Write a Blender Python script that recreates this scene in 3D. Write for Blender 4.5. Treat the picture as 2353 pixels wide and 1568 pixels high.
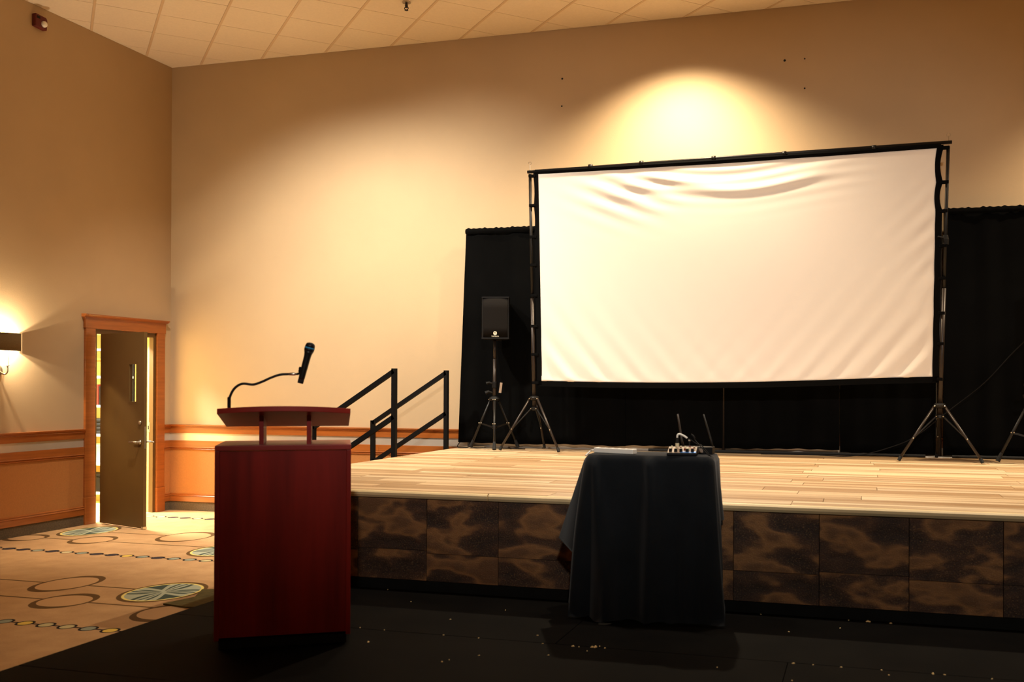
import bpy, math, random
import numpy as np
from mathutils import Matrix, Vector

for o in list(bpy.data.objects):
    bpy.data.objects.remove(o, do_unlink=True)
SC = bpy.context.scene
COL = SC.collection

# ------------------------------------------------------------------ camera
EYE = Vector((0.0, 0.0, 1.58))
YAW, PITCH, ROLL = 0.2734, 0.0041, 0.0039
FPX, CX, CY, W, HGT = 2239.9, 1354.15, 875.7, 2353.0, 1568.0
cam_data = bpy.data.cameras.new('camera')
cam_data.sensor_fit = 'HORIZONTAL'
cam_data.sensor_width = 36.0
cam_data.lens = FPX * 36.0 / W
cam_data.shift_x = (W / 2 - CX) / W
cam_data.shift_y = (CY - HGT / 2) / W
cam_data.clip_start = 0.05
cam = bpy.data.objects.new('camera', cam_data)
COL.objects.link(cam)
R0 = Vector((math.cos(YAW), math.sin(YAW), 0))
F0 = Vector((-math.sin(YAW), math.cos(YAW), 0))
U0 = Vector((0, 0, 1))
FW = F0 * math.cos(PITCH) + U0 * math.sin(PITCH)
UP = -F0 * math.sin(PITCH) + U0 * math.cos(PITCH)
CXA = R0 * math.cos(ROLL) + UP * math.sin(ROLL)
CYA = -R0 * math.sin(ROLL) + UP * math.cos(ROLL)
CZA = -FW
cam.matrix_world = Matrix(((CXA.x, CYA.x, CZA.x, EYE.x), (CXA.y, CYA.y, CZA.y, EYE.y),
                           (CXA.z, CYA.z, CZA.z, EYE.z), (0, 0, 0, 1)))
SC.camera = cam
cam_data.dof.use_dof = True
cam_data.dof.focus_distance = 10.3
cam_data.dof.aperture_fstop = 3.2

# ------------------------------------------------------------------ world, exposure
world = bpy.data.worlds.new('world')
SC.world = world
world.use_nodes = True
bg = world.node_tree.nodes['Background']
bg.inputs[0].default_value = (1.0, 0.72, 0.45, 1)
bg.inputs[1].default_value = 0.035
SC.view_settings.view_transform = 'Standard'
SC.view_settings.look = 'None'
SC.view_settings.gamma = 1.0
SC.view_settings.use_curve_mapping = False
SC.view_settings.exposure = -0.15

# ------------------------------------------------------------------ room lights (recessed ceiling downlights)
def spot(name, loc, aim, power, deg, blend, col=(1.0, 0.80, 0.55), rad=0.06):
    d = bpy.data.lights.new(name, 'SPOT')
    d.energy = power; d.color = col; d.spot_size = math.radians(deg); d.spot_blend = blend
    d.shadow_soft_size = rad
    o = bpy.data.objects.new(name, d); COL.objects.link(o)
    o.location = loc
    v = (Vector(aim) - Vector(loc)).normalized()
    o.rotation_euler = v.to_track_quat('-Z', 'Y').to_euler()
    return o
WARM = (1.0, 0.80, 0.54)
SOFT = (1.0, 0.91, 0.77)
FRONT = (1.0, 0.94, 0.87)
spot('downlight_screen', (-1.85, 9.42, 5.50), (-1.85, 9.46, 0), 1150, 124, 0.85, WARM)
spot('downlight_wall', (-6.1, 7.3, 5.50), (-5.7, 9.9, 1.5), 1500, 94, 1.0, SOFT, 0.10)
spot('downlight_wall', (-4.7, 7.5, 5.50), (-4.6, 10.1, 1.7), 900, 96, 1.0, SOFT, 0.10)
spot('downlight_right', (3.1, 9.4, 5.50), (3.1, 9.5, 0), 1300, 112, 0.9, WARM)
for x, y, pw in ((-3.0, 6.3, 410), (-0.7, 6.3, 420), (1.7, 6.3, 430)):
    spot('downlight_stage', (x, y, 5.50), (x + 0.1, y + 0.7, 0.87), pw, 80, 0.9, SOFT, 0.08)
# unseen fill lamps behind the camera, added to brighten lectern, stage front and screen
spot('added_front_fill', (1.1, -2.6, 5.2), (-3.6, 9.8, 1.9), 1800, 38, 1.0, FRONT, 0.15)
spot('added_front_fill', (1.3, -2.6, 5.2), (0.3, 9.8, 1.0), 800, 40, 1.0, FRONT, 0.15)
spot('added_front_fill', (1.5, -2.6, 5.2), (-0.2, 9.8, 2.5), 1250, 30, 1.0, FRONT, 0.15)

# ------------------------------------------------------------------ helpers
def srgb(r, g, b):
    f = lambda c: (c / 255) / 12.92 if c / 255 <= 0.04045 else ((c / 255 + 0.055) / 1.055) ** 2.4
    return (f(r), f(g), f(b), 1.0)

class NT:
    """tiny node-graph writer: values are sockets or numbers"""
    def __init__(s, mat):
        s.t = mat.node_tree; s.n = s.t.nodes; s.l = s.t.links
    def put(s, sock, v):
        if isinstance(v, bpy.types.NodeSocket): s.l.new(v, sock)
        else: sock.default_value = v
    def m(s, op, a, b=None, c=None):
        n = s.n.new('ShaderNodeMath'); n.operation = op
        s.put(n.inputs[0], a)
        if b is not None: s.put(n.inputs[1], b)
        if c is not None: s.put(n.inputs[2], c)
        return n.outputs[0]
    def mix(s, f, a, b):
        n = s.n.new('ShaderNodeMix'); n.data_type = 'RGBA'
        s.put(n.inputs[0], f); s.put(n.inputs[6], a); s.put(n.inputs[7], b)
        return n.outputs[2]
    def ramp(s, f, stops, interp='LINEAR'):
        n = s.n.new('ShaderNodeValToRGB'); n.color_ramp.interpolation = interp
        e = n.color_ramp.elements
        while len(e) < len(stops): e.new(0.5)
        for q, (p, c) in zip(e, stops): q.position = p; q.color = c
        s.put(n.inputs[0], f); return n.outputs[0]
    def pos(s):
        return s.n.new('ShaderNodeNewGeometry').outputs['Position']
    def mapped(s, vec, scale, loc=(0, 0, 0)):
        n = s.n.new('ShaderNodeMapping'); n.inputs['Scale'].default_value = scale; n.inputs['Location'].default_value = loc
        s.l.new(vec, n.inputs['Vector']); return n.outputs[0]
    def noise(s, vec, scale, detail=3.0, rough=0.55, out=0):
        n = s.n.new('ShaderNodeTexNoise'); s.l.new(vec, n.inputs['Vector'])
        n.inputs['Scale'].default_value = scale; n.inputs['Detail'].default_value = detail; n.inputs['Roughness'].default_value = rough
        return n.outputs[out]
    def xyz(s, vec):
        n = s.n.new('ShaderNodeSeparateXYZ'); s.l.new(vec, n.inputs[0]); return n.outputs
    def comb(s, x, y, z=0.0):
        n = s.n.new('ShaderNodeCombineXYZ')
        for i, v in enumerate((x, y, z)): s.put(n.inputs[i], v)
        return n.outputs[0]
    def rand(s):
        return s.n.new('ShaderNodeObjectInfo').outputs['Random']
    def bump(s, h, strength, dist=0.01):
        n = s.n.new('ShaderNodeBump'); n.inputs['Strength'].default_value = strength; n.inputs['Distance'].default_value = dist
        s.l.new(h, n.inputs['Height']); return n.outputs[0]

def mat(name, col, rough=0.6, metal=0.0, var=0.12, scale=6.0, bump=0.0, bscale=200.0, spec=0.5, stretch=(1, 1, 1), coat=0.0, sheen=0.0):
    m = bpy.data.materials.new(name); m.use_nodes = True
    t = NT(m); b = t.n['Principled BSDF']
    p = t.pos()
    f = t.noise(t.mapped(p, stretch), scale, 4.0)
    dark = tuple(c * (1 - var) for c in col[:3]) + (1,)
    light = tuple(min(1, c * (1 + var)) for c in col[:3]) + (1,)
    t.put(b.inputs['Base Color'], t.ramp(f, [(0.3, dark), (0.7, light)]))
    b.inputs['Roughness'].default_value = rough; b.inputs['Metallic'].default_value = metal
    b.inputs['Specular IOR Level'].default_value = spec
    b.inputs['Coat Weight'].default_value = coat
    b.inputs['Sheen Weight'].default_value = sheen
    if bump:
        t.put(b.inputs['Normal'], t.bump(t.noise(p, bscale, 2.0), bump, 0.004))
    return m

def emis(name, col, strength):
    m = bpy.data.materials.new(name); m.use_nodes = True
    b = m.node_tree.nodes['Principled BSDF']
    b.inputs['Base Color'].default_value = col
    b.inputs['Emission Color'].default_value = col; b.inputs['Emission Strength'].default_value = strength
    return m

class MB:
    """collects geometry in world coordinates (optionally through a matrix)"""
    def __init__(s, M=None):
        s.v = []; s.f = []; s.M = M
    def add(s, vs, fs):
        o = len(s.v)
        for v in vs:
            v = Vector(v)
            if s.M is not None: v = s.M @ v
            s.v.append(v)
        s.f += [[i + o for i in f] for f in fs]
        return s
    def box(s, x0, x1, y0, y1, z0, z1):
        return s.add([(x0, y0, z0), (x1, y0, z0), (x1, y1, z0), (x0, y1, z0), (x0, y0, z1), (x1, y0, z1), (x1, y1, z1), (x0, y1, z1)],
                     [(0, 3, 2, 1), (4, 5, 6, 7), (0, 1, 5, 4), (1, 2, 6, 5), (2, 3, 7, 6), (3, 0, 4, 7)])
    def tube(s, pts, r, n=10, cap=True):
        pts = [Vector(p) for p in pts]; rs = r if isinstance(r, (list, tuple)) else [r] * len(pts)
        vs = []; prev = None
        for i, p in enumerate(pts):
            d = (pts[min(i + 1, len(pts) - 1)] - pts[max(i - 1, 0)]).normalized()
            if prev is None:
                a = d.cross(Vector((0, 0, 1)))
                if a.length < 0.05: a = d.cross(Vector((0, 1, 0)))
            else:
                a = prev - d * prev.dot(d)
            a.normalize(); prev = a; b = d.cross(a)
            for k in range(n):
                t = 2 * math.pi * k / n
                vs.append(p + (a * math.cos(t) + b * math.sin(t)) * rs[i])
        fs = []
        for i in range(len(pts) - 1):
            for k in range(n):
                k2 = (k + 1) % n
                fs.append((i * n + k, i * n + k2, (i + 1) * n + k2, (i + 1) * n + k))
        if cap:
            fs.append(tuple(reversed(range(n)))); fs.append(tuple((len(pts) - 1) * n + k for k in range(n)))
        return s.add(vs, fs)
    def bar(s, a, b, w, h):
        """rectangular bar from a to b; w across the vertical plane, h within it"""
        a = Vector(a); b = Vector(b); d = (b - a).normalized()
        up = Vector((0, 0, 1)) if abs(d.z) < 0.98 else Vector((1, 0, 0))
        sd = d.cross(up).normalized(); u = sd.cross(d).normalized()
        vs = []
        for p in (a, b):
            for q, t in ((-1, -1), (1, -1), (1, 1), (-1, 1)):
                vs.append(p + sd * q * w / 2 + u * t * h / 2)
        return s.add(vs, [(0, 3, 2, 1), (4, 5, 6, 7), (0, 1, 5, 4), (1, 2, 6, 5), (2, 3, 7, 6), (3, 0, 4, 7)])
    def prism(s, poly, ax, a, b):
        """poly of 2D points swept along axis ax from a to b (ax x: (y,z); y: (x,z); z: (x,y))"""
        def mk(p, t):
            return {'x': (t, p[0], p[1]), 'y': (p[0], t, p[1]), 'z': (p[0], p[1], t)}[ax]
        n = len(poly)
        vs = [mk(p, a) for p in poly] + [mk(p, b) for p in poly]
        fs = [tuple(reversed(range(n))), tuple(range(n, 2 * n))] + [(i, (i + 1) % n, n + (i + 1) % n, n + i) for i in range(n)]
        return s.add(vs, fs)
    def lathe(s, prof, n=20, origin=(0, 0, 0), axis=(0, 0, 1)):
        """prof: list of (radius, height) along axis"""
        o = Vector(origin); d = Vector(axis).normalized()
        a = d.cross(Vector((0, 1, 0)) if abs(d.y) < 0.9 else Vector((1, 0, 0))).normalized(); b = d.cross(a)
        vs = []; fs = []
        for r, h in prof:
            for k in range(n):
                t = 2 * math.pi * k / n
                vs.append(o + d * h + (a * math.cos(t) + b * math.sin(t)) * r)
        for i in range(len(prof) - 1):
            for k in range(n):
                k2 = (k + 1) % n
                fs.append((i * n + k, i * n + k2, (i + 1) * n + k2, (i + 1) * n + k))
        fs.append(tuple(reversed(range(n)))); fs.append(tuple((len(prof) - 1) * n + k for k in range(n)))
        return s.add(vs, fs)
    def grid(s, fn, nu, nv):
        vs = [fn(i / nu, j / nv) for j in range(nv + 1) for i in range(nu + 1)]
        fs = [(j * (nu + 1) + i, j * (nu + 1) + i + 1, (j + 1) * (nu + 1) + i + 1, (j + 1) * (nu + 1) + i) for j in range(nv) for i in range(nu)]
        return s.add(vs, fs)
    def build(s, name, m, parent=None, smooth=False, bevel=0.0, solid=0.0, loc=None):
        off = Vector(loc) if loc is not None else Vector((0, 0, 0))
        if parent is not None:
            off = wloc(parent)
        elif loc is None:
            xs = [v.x for v in s.v]; ys = [v.y for v in s.v]; zs = [v.z for v in s.v]
            off = Vector(((min(xs) + max(xs)) / 2, (min(ys) + max(ys)) / 2, min(zs)))
        me = bpy.data.meshes.new(name)
        me.from_pydata([tuple(v - off) for v in s.v], [], s.f)
        me.update()
        import bmesh
        bm = bmesh.new(); bm.from_mesh(me); bmesh.ops.recalc_face_normals(bm, faces=bm.faces); bm.to_mesh(me); bm.free()
        if smooth:
            me.polygons.foreach_set('use_smooth', [True] * len(me.polygons))
        me.materials.append(m)
        o = bpy.data.objects.new(name, me); COL.objects.link(o)
        if parent is not None: o.parent = parent
        else: o.location = off
        if solid:
            q = o.modifiers.new('solidify', 'SOLIDIFY'); q.thickness = solid; q.offset = 0
        if bevel:
            q = o.modifiers.new('bevel', 'BEVEL'); q.width = bevel; q.segments = 2; q.limit_method = 'ANGLE'
        if smooth and (bevel or smooth == 'auto'):
            pass
        return o

def wloc(o):
    l = Vector((0, 0, 0))
    while o is not None:
        l += o.location; o = o.parent
    return l
def tag(o, label=None, cat=None, group=None, kind=None):
    if label: o['label'] = label
    if cat: o['category'] = cat
    if group: o['group'] = group
    if kind: o['kind'] = kind
    return o
def thing(name, loc, label=None, cat=None, group=None, kind=None):
    o = bpy.data.objects.new(name, None); o.empty_display_size = 0.1; COL.objects.link(o)
    o.location = loc
    return tag(o, label, cat, group, kind)
def ublock(name, m):
    """unit box mesh shared by alike pieces (scaled per object)"""
    b = MB().box(-0.5, 0.5, -0.5, 0.5, -0.5, 0.5)
    me = bpy.data.meshes.new(name); me.from_pydata([tuple(v) for v in b.v], [], b.f); me.update(); me.materials.append(m)
    return me
def piece(name, me, c, size, parent):
    o = bpy.data.objects.new(name, me); COL.objects.link(o)
    o.parent = parent; o.location = Vector(c) - wloc(parent); o.scale = size
    return o
def smoothpath(pts, n=8):
    P = [Vector(p) for p in pts]; out = []
    for i in range(len(P) - 1):
        p0 = P[max(i - 1, 0)]; p1 = P[i]; p2 = P[i + 1]; p3 = P[min(i + 2, len(P) - 1)]
        for k in range(n):
            t = k / n
            out.append(0.5 * ((2 * p1) + (p2 - p0) * t + (2 * p0 - 5 * p1 + 4 * p2 - p3) * t * t + (3 * p1 - p0 - 3 * p2 + p3) * t ** 3))
    out.append(P[-1]); return out
rng = random.Random(7)

# ------------------------------------------------------------------ dimensions
XL, YB, HC = -8.344, 10.332, 5.534          # left wall, back wall, ceiling height
XR, YR = 6.5, -3.5                          # room goes on to the right and behind the camera
ST, PT = 0.872, 0.22                        # stage top, black platform top
SX0, SX1, SY0, SY1 = -4.37, 5.2, 5.90, 10.285

# ------------------------------------------------------------------ materials
M = {}
M['wall'] = mat('wall_paint', srgb(190, 164, 128), 0.75, var=0.03, scale=1.2, bump=0.12, bscale=90)
M['tile'] = mat('ceiling_tile', srgb(236, 220, 196), 0.9, var=0.03, scale=40, bump=0.25, bscale=120)
M['tee'] = mat('ceiling_tee', srgb(218, 192, 158), 0.55, var=0.03)
M['wood'] = mat('trim_wood', srgb(158, 88, 36), 0.32, var=0.16, scale=5, stretch=(0.5, 0.5, 9), coat=0.15)
M['panel'] = mat('wainscot_fabric', srgb(176, 114, 56), 0.8, var=0.06, scale=60, bump=0.3, bscale=260)
M['band'] = mat('brushed_metal_band', srgb(214, 204, 190), 0.28, metal=0.5, var=0.05, scale=3)
M['kick'] = mat('carpet_cove', srgb(96, 80, 58), 0.95, var=0.25, scale=60, bump=0.5, bscale=400)
M['bronze'] = mat('bronze_door_paint', srgb(92, 66, 26), 0.5, var=0.06, scale=4, bump=0.05, bscale=180)
M['cream'] = mat('cream_paint_and_lit_reveal', srgb(236, 214, 150), 0.6, var=0.03)  # store room walls; on the jamb reveal the cream stands for lamplight
M['steel'] = mat('satin_steel', srgb(200, 190, 170), 0.3, metal=0.9, var=0.05)
M['black_metal'] = mat('black_metal', srgb(20, 18, 16), 0.45, var=0.15, spec=0.3)
M['black_paint'] = mat('black_rail_paint', srgb(11, 10, 10), 0.6, var=0.1, spec=0.15)
M['black_plastic'] = mat('black_plastic', srgb(13, 12, 12), 0.6, var=0.15, spec=0.2)
M['brown_pole'] = mat('anodised_pole', srgb(44, 35, 29), 0.4, metal=0.3, var=0.1)
M['drape'] = mat('black_drape', srgb(8, 8, 8), 0.95, var=0.2, scale=3, bump=0.2, bscale=500, spec=0.03)
M['tcloth'] = mat('black_tablecloth', srgb(24, 27, 30), 0.95, var=0.15, scale=6, bump=0.2, bscale=500, spec=0.12, sheen=0.1)
M['border'] = mat('black_screen_border', srgb(7, 7, 7), 0.85, var=0.1, spec=0.06)
M['canvas'] = mat('white_screen_cloth', srgb(238, 230, 220), 0.85, var=0.01, scale=2)
M['red'] = mat('red_mahogany', srgb(150, 34, 24), 0.36, var=0.3, scale=3.2, stretch=(3.5, 3.5, 0.3), spec=0.45, coat=0.08)
M['redtop'] = mat('red_mahogany_top', srgb(160, 46, 36), 0.42, var=0.12, scale=4)
M['plinth'] = mat('black_plinth', srgb(16, 12, 10), 0.7, var=0.1)
M['toe'] = mat('black_toe_kick', srgb(20, 20, 18), 0.8, var=0.2, scale=8, spec=0.1)
M['deckblack'] = mat('black_platform_paint', srgb(10, 8, 6), 0.75, var=0.35, scale=3.5, bump=0.15, bscale=60, spec=0.04)
M['nosing'] = mat('stage_nosing', srgb(226, 200, 150), 0.45, var=0.05)
M['white'] = mat('white_plastic', srgb(248, 244, 232), 0.4, var=0.03)
M['rubber'] = mat('black_rubber', srgb(10, 10, 10), 0.8, var=0.1)
M['grille'] = mat('speaker_grille', srgb(20, 17, 15), 0.85, var=0.2, scale=300, spec=0.1)
M['gold'] = mat('pale_emblem', srgb(230, 222, 196), 0.4, metal=0.3, var=0.02)
M['blue'] = mat('mixer_blue', srgb(60, 120, 190), 0.4, var=0.06)
M['mixgrey'] = mat('mixer_panel', srgb(150, 130, 112), 0.5, var=0.1, scale=40)
M['knob'] = mat('knob_cream', srgb(226, 214, 176), 0.5, var=0.04)
M['knobred'] = mat('knob_red', srgb(120, 20, 16), 0.5, var=0.04)
M['shade'] = mat('sconce_shade', srgb(112, 92, 58), 0.8, var=0.15, scale=50, stretch=(1, 1, 6))
M['redbox'] = mat('alarm_red', srgb(96, 22, 16), 0.5, var=0.1)
M['flake'] = mat('debris_flake', srgb(226, 196, 138), 0.8, var=0.1)
M['yellow'] = mat('yellow_tape', srgb(240, 214, 20), 0.6, var=0.03)
M['cyan'] = mat('cyan_ring', srgb(40, 140, 190), 0.4, var=0.03)
M['micgrille'] = mat('mic_grille', srgb(16, 14, 24), 0.5, metal=0.4, var=0.3, scale=300)
M['micbody'] = mat('mic_body', srgb(30, 30, 28), 0.3, metal=0.2, var=0.05)
M['olive'] = mat('olive_carpet_strip', srgb(92, 82, 40), 0.95, var=0.3, scale=18, bump=0.4, bscale=300)

def glass_mat():
    m = bpy.data.materials.new('door_glass'); m.use_nodes = True
    b = m.node_tree.nodes['Principled BSDF']
    b.inputs['Base Color'].default_value = (0.9, 0.92, 0.88, 1); b.inputs['Roughness'].default_value = 0.03
    b.inputs['Transmission Weight'].default_value = 1.0; b.inputs['IOR'].default_value = 1.1
    return m
M['glass'] = glass_mat()

def plank_mat():
    m = bpy.data.materials.new('stage_plank'); m.use_nodes = True
    t = NT(m); b = t.n['Principled BSDF']; p = t.pos(); r = t.rand()
    x, y, z = t.xyz(p)
    off = t.m('MULTIPLY', r, 37.0)
    v = t.comb(t.m('MULTIPLY', t.m('ADD', x, off), 0.35), t.m('MULTIPLY', y, 11.0), off)
    streak = t.noise(v, 1.0, 2.5, 0.5)
    fine = t.noise(t.comb(t.m('MULTIPLY', x, 2.5), t.m('MULTIPLY', y, 90.0), off), 1.0, 3.0)
    base = t.ramp(r, [(0.0, srgb(172, 140, 102)), (0.3, srgb(222, 196, 156)), (0.6, srgb(196, 164, 124)), (0.85, srgb(228, 206, 170)), (1.0, srgb(156, 126, 92))])
    c = t.mix(t.ramp(streak, [(0.42, (0, 0, 0, 1)), (0.60, (0.85, 0.85, 0.85, 1))]), base, srgb(150, 116, 78))
    c = t.mix(t.ramp(fine, [(0.45, (0, 0, 0, 1)), (0.75, (0.22, 0.22, 0.22, 1))]), c, srgb(140, 104, 68))
    t.put(b.inputs['Base Color'], c); b.inputs['Roughness'].default_value = 0.42
    b.inputs['Specular IOR Level'].default_value = 0.4
    return m
M['plank'] = plank_mat()

def fascia_mat():
    m = bpy.data.materials.new('stage_fascia'); m.use_nodes = True
    t = NT(m); b = t.n['Principled BSDF']; p = t.pos(); r = t.rand()
    x, y, z = t.xyz(p); off = t.m('MULTIPLY', r, 23.0)
    v = t.comb(t.m('ADD', t.m('MULTIPLY', x, 3.2), off), t.m('MULTIPLY', z, 6.5), off)
    big = t.noise(v, 1.0, 2.5, 0.5)
    fine = t.noise(p, 130, 3.0, 0.7)
    c = t.ramp(big, [(0.38, srgb(46, 28, 16)), (0.49, srgb(74, 47, 28)), (0.56, srgb(144, 100, 56)), (0.66, srgb(104, 70, 40))])
    c = t.mix(t.ramp(fine, [(0.55, (0, 0, 0, 1)), (0.72, (0.5, 0.5, 0.5, 1))]), c, srgb(176, 136, 84))
    t.put(b.inputs['Base Color'], c); b.inputs['Roughness'].default_value = 0.6
    h = t.m('ADD', t.m('MULTIPLY', big, 4.0), fine)
    t.put(b.inputs['Normal'], t.bump(h, 0.6, 0.01))
    return m
M['fascia'] = fascia_mat()

def carpet_mat():
    m = bpy.data.materials.new('patterned_carpet'); m.use_nodes = True
    t = NT(m); b = t.n['Principled BSDF']; p = t.pos(); x, y, z = t.xyz(p)
    n1 = t.noise(p, 5.0, 4.0); n2 = t.noise(t.mapped(p, (60, 260, 60)), 1.0, 2.0)
    col = t.ramp(n1, [(0.3, srgb(172, 134, 94)), (0.7, srgb(190, 152, 108))])
    col = t.mix(t.ramp(n2, [(0.5, (0, 0, 0, 1)), (0.8, (0.35, 0.35, 0.35, 1))]), col, srgb(214, 178, 134))
    BROWN = srgb(98, 72, 42); DARK = srgb(38, 30, 28)
    def ell(cx, cy, a, bb):
        dx = t.m('DIVIDE', t.m('SUBTRACT', x, cx), a); dy = t.m('DIVIDE', t.m('SUBTRACT', y, cy), bb)
        return t.m('SQRT', t.m('ADD', t.m('MULTIPLY', dx, dx), t.m('MULTIPLY', dy, dy))), dx, dy
    def step(v, edge, w=0.02):           # 1 inside (v<edge)
        return t.m('SUBTRACT', 1.0, t.m('SMOOTH_MIN', t.m('MAXIMUM', t.m('DIVIDE', t.m('SUBTRACT', v, edge), w), 0.0), 1.0, 0.0))
    # thin lines that run from oval to oval
    for ly, lx0, lx1 in ((6.268, -8.3, -5.3), (5.785, -8.3, -4.6), (8.058, -8.3, -6.1), (8.562, -7.9, -6.7), (3.99, -8.3, -3), (3.5, -8.3, -3)):
        w = t.m('MULTIPLY', step(t.m('ABSOLUTE', t.m('SUBTRACT', y, ly)), 0.011, 0.003), step(x, lx1))
        col = t.mix(w, col, BROWN)
    rings = [(-6.02, 6.285, 0.215, 0.32), (-5.56, 5.78, 0.205, 0.25), (-4.60, 5.69, 0.22, 0.27), (-7.45, 8.10, 0.205, 0.255),
             (-6.70, 8.54, 0.25, 0.335), (-8.2, 8.02, 0.2, 0.22), (-7.1, 5.78, 0.2, 0.25), (-6.9, 3.99, 0.2, 0.3), (-5.2, 3.6, 0.2, 0.27)]
    meds = [(-5.09, 6.24, 0.28, 0.365), (-7.93, 8.575, 0.25, 0.365), (-5.84, 7.94, 0.27, 0.34), (-6.1, 3.9, 0.28, 0.36)]
    for cx, cy, a, bb in rings:
        o, _, _ = ell(cx, cy, a, bb); i, _, _ = ell(cx, cy, a - 0.025, bb - 0.07)
        f = t.m('MULTIPLY', step(o, 1.0), t.m('SUBTRACT', 1.0, step(i, 1.0)))
        base = col
        col = t.mix(step(i, 1.0), col, srgb(190, 150, 106))
        col = t.mix(f, col, BROWN)
    for cx, cy, a, bb in meds:
        o, _, _ = ell(cx, cy, a, bb); i, dx, dy = ell(cx, cy, a - 0.022, bb - 0.045)
        col = t.mix(step(o, 1.0), col, BROWN)
        col = t.mix(step(i, 1.0), col, srgb(224, 204, 120))
        ang = t.m('ARCTAN2', dy, dx)
        # four bundles of curved leaves
        sw = t.m('ADD', t.m('MULTIPLY', ang, 4.0), t.m('MULTIPLY', t.m('ABSOLUTE', t.m('SINE', t.m('MULTIPLY', ang, 2.0))), 7.0))
        sw = t.m('ADD', t.m('MULTIPLY', sw, 1.5), t.m('MULTIPLY', t.m('MULTIPLY', i, i), 3.4))
        leaf = t.m('GREATER_THAN', t.m('SINE', sw), t.m('ADD', 0.05, t.m('MULTIPLY', t.m('ABSOLUTE', t.m('SUBTRACT', i, 0.5)), 1.1)))
        inn = t.mix(t.m('MULTIPLY', leaf, t.m('GREATER_THAN', i, 0.08)), srgb(164, 168, 146), srgb(66, 78, 70))
        col = t.mix(step(i, 0.93), col, inn)
    # chains of little ovals
    for cy in (5.172, 7.445, 9.735, 2.9):
        yy = t.m('SUBTRACT', y, cy); cell = t.m('DIVIDE', x, 0.168)
        k = t.m('FLOOR', cell); fx = t.m('MULTIPLY', t.m('SUBTRACT', t.m('SUBTRACT', cell, k), 0.5), 0.168)
        rn = t.m('FRACT', t.m('MULTIPLY', t.m('SINE', t.m('MULTIPLY', k, 12.9898)), 43758.5))
        d = t.m('SQRT', t.m('ADD', t.m('POWER', t.m('DIVIDE', fx, 0.058), 2.0), t.m('POWER', t.m('DIVIDE', yy, 0.062), 2.0)))
        line = step(t.m('ABSOLUTE', yy), 0.008, 0.003)
        col = t.mix(line, col, DARK)
        col = t.mix(step(d, 1.0, 0.05), col, DARK)
        inn = t.ramp(rn, [(0.0, srgb(190, 176, 130)), (0.25, srgb(214, 180, 84)), (0.45, srgb(142, 146, 128)), (0.65, srgb(196, 180, 138)), (0.82, srgb(60, 52, 56))], 'CONSTANT')
        col = t.mix(step(d, 0.72, 0.05), col, inn)
    t.put(b.inputs['Base Color'], col); b.inputs['Roughness'].default_value = 0.95
    b.inputs['Specular IOR Level'].default_value = 0.1
    t.put(b.inputs['Normal'], t.bump(t.noise(p, 350, 2.0), 0.4, 0.006))
    return m
M['carpet'] = carpet_mat()

# ------------------------------------------------------------------ setting: floor, walls
tag(MB().box(XL - 0.02, XR, YR, YB + 0.02, -0.12, 0.0).build('floor', M['carpet']), kind='structure',
    label='tan carpet with brown ovals, leafy medallions and bead chains')
DY0, DY1, DZ = 9.06, 10.07, 2.187           # door opening in the left wall
WT = 0.20
wl = thing('wall_left', (XL, 5, 0), 'tan side wall with the half open door', kind='structure')
b = MB()
b.box(XL - WT, XL, YR, DY0, 0, HC); b.box(XL - WT, XL, DY1, YB, 0, HC); b.box(XL - WT, XL, DY0, DY1, DZ, HC)
b.build('plaster', M['wall'], wl)
wb = thing('wall_back', (0, YB, 0), 'tall tan wall behind the stage', kind='structure')
MB().box(XL - WT, XR + 0.2, YB, YB + 0.2, 0, HC).build('plaster', M['wall'], wb)
wr = MB().box(XR, XR + 0.2, YR, YB, 0, HC).build('wall_right', M['wall'])
tag(wr, 'tan wall beyond the far end of the stage', kind='structure')
for (x, z, r) in ((-3.223, 4.983, 0.011), (-3.227, 4.678, 0.009), (-0.793, 4.976, 0.013), (-0.588, 4.977, 0.008), (-0.588, 4.669, 0.009)):
    MB().lathe([(r, 0.0), (r * 0.9, 0.004), (r * 0.5, 0.007)], 10, (x, YB, z), (0, -1, 0)).build('screw_hole', M['rubber'], wb)

# wainscot: profile points are (distance out of the wall, height)
CAP = [(0, 0.962), (0.018, 0.962), (0.02, 1.03), (0.026, 1.036), (0.026, 1.044), (0.042, 1.052), (0.046, 1.066), (0, 1.07)]
RAIL = [(0, 0.755), (0.012, 0.757), (0.02, 0.764), (0.012, 0.773), (0.024, 0.783), (0.02, 0.792), (0.018, 0.868), (0, 0.870)]
BASE = [(0, 0.112), (0.022, 0.112), (0.022, 0.175), (0.028, 0.182), (0.020, 0.192), (0.024, 0.204), (0, 0.214)]
def mould_left(name, prof, m, parent, y0, y1):
    return MB().prism([(XL + d, z) for d, z in prof], 'y', y0, y1).build(name, m, parent)
def mould_back(name, prof, m, parent, x0, x1):
    return MB().prism([(YB - d, z) for d, z in prof], 'x', x0, x1).build(name, m, parent)
CY0, CY1 = 8.92, 10.20                      # outer edges of the door casing
bl = thing('baseboard_left', (XL, 3, 0), 'wooden base rail over carpet cove on the side wall', kind='structure')
bb = thing('baseboard_back', (-2, YB, 0), 'wooden base rail over carpet cove on the back wall', kind='structure')
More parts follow.
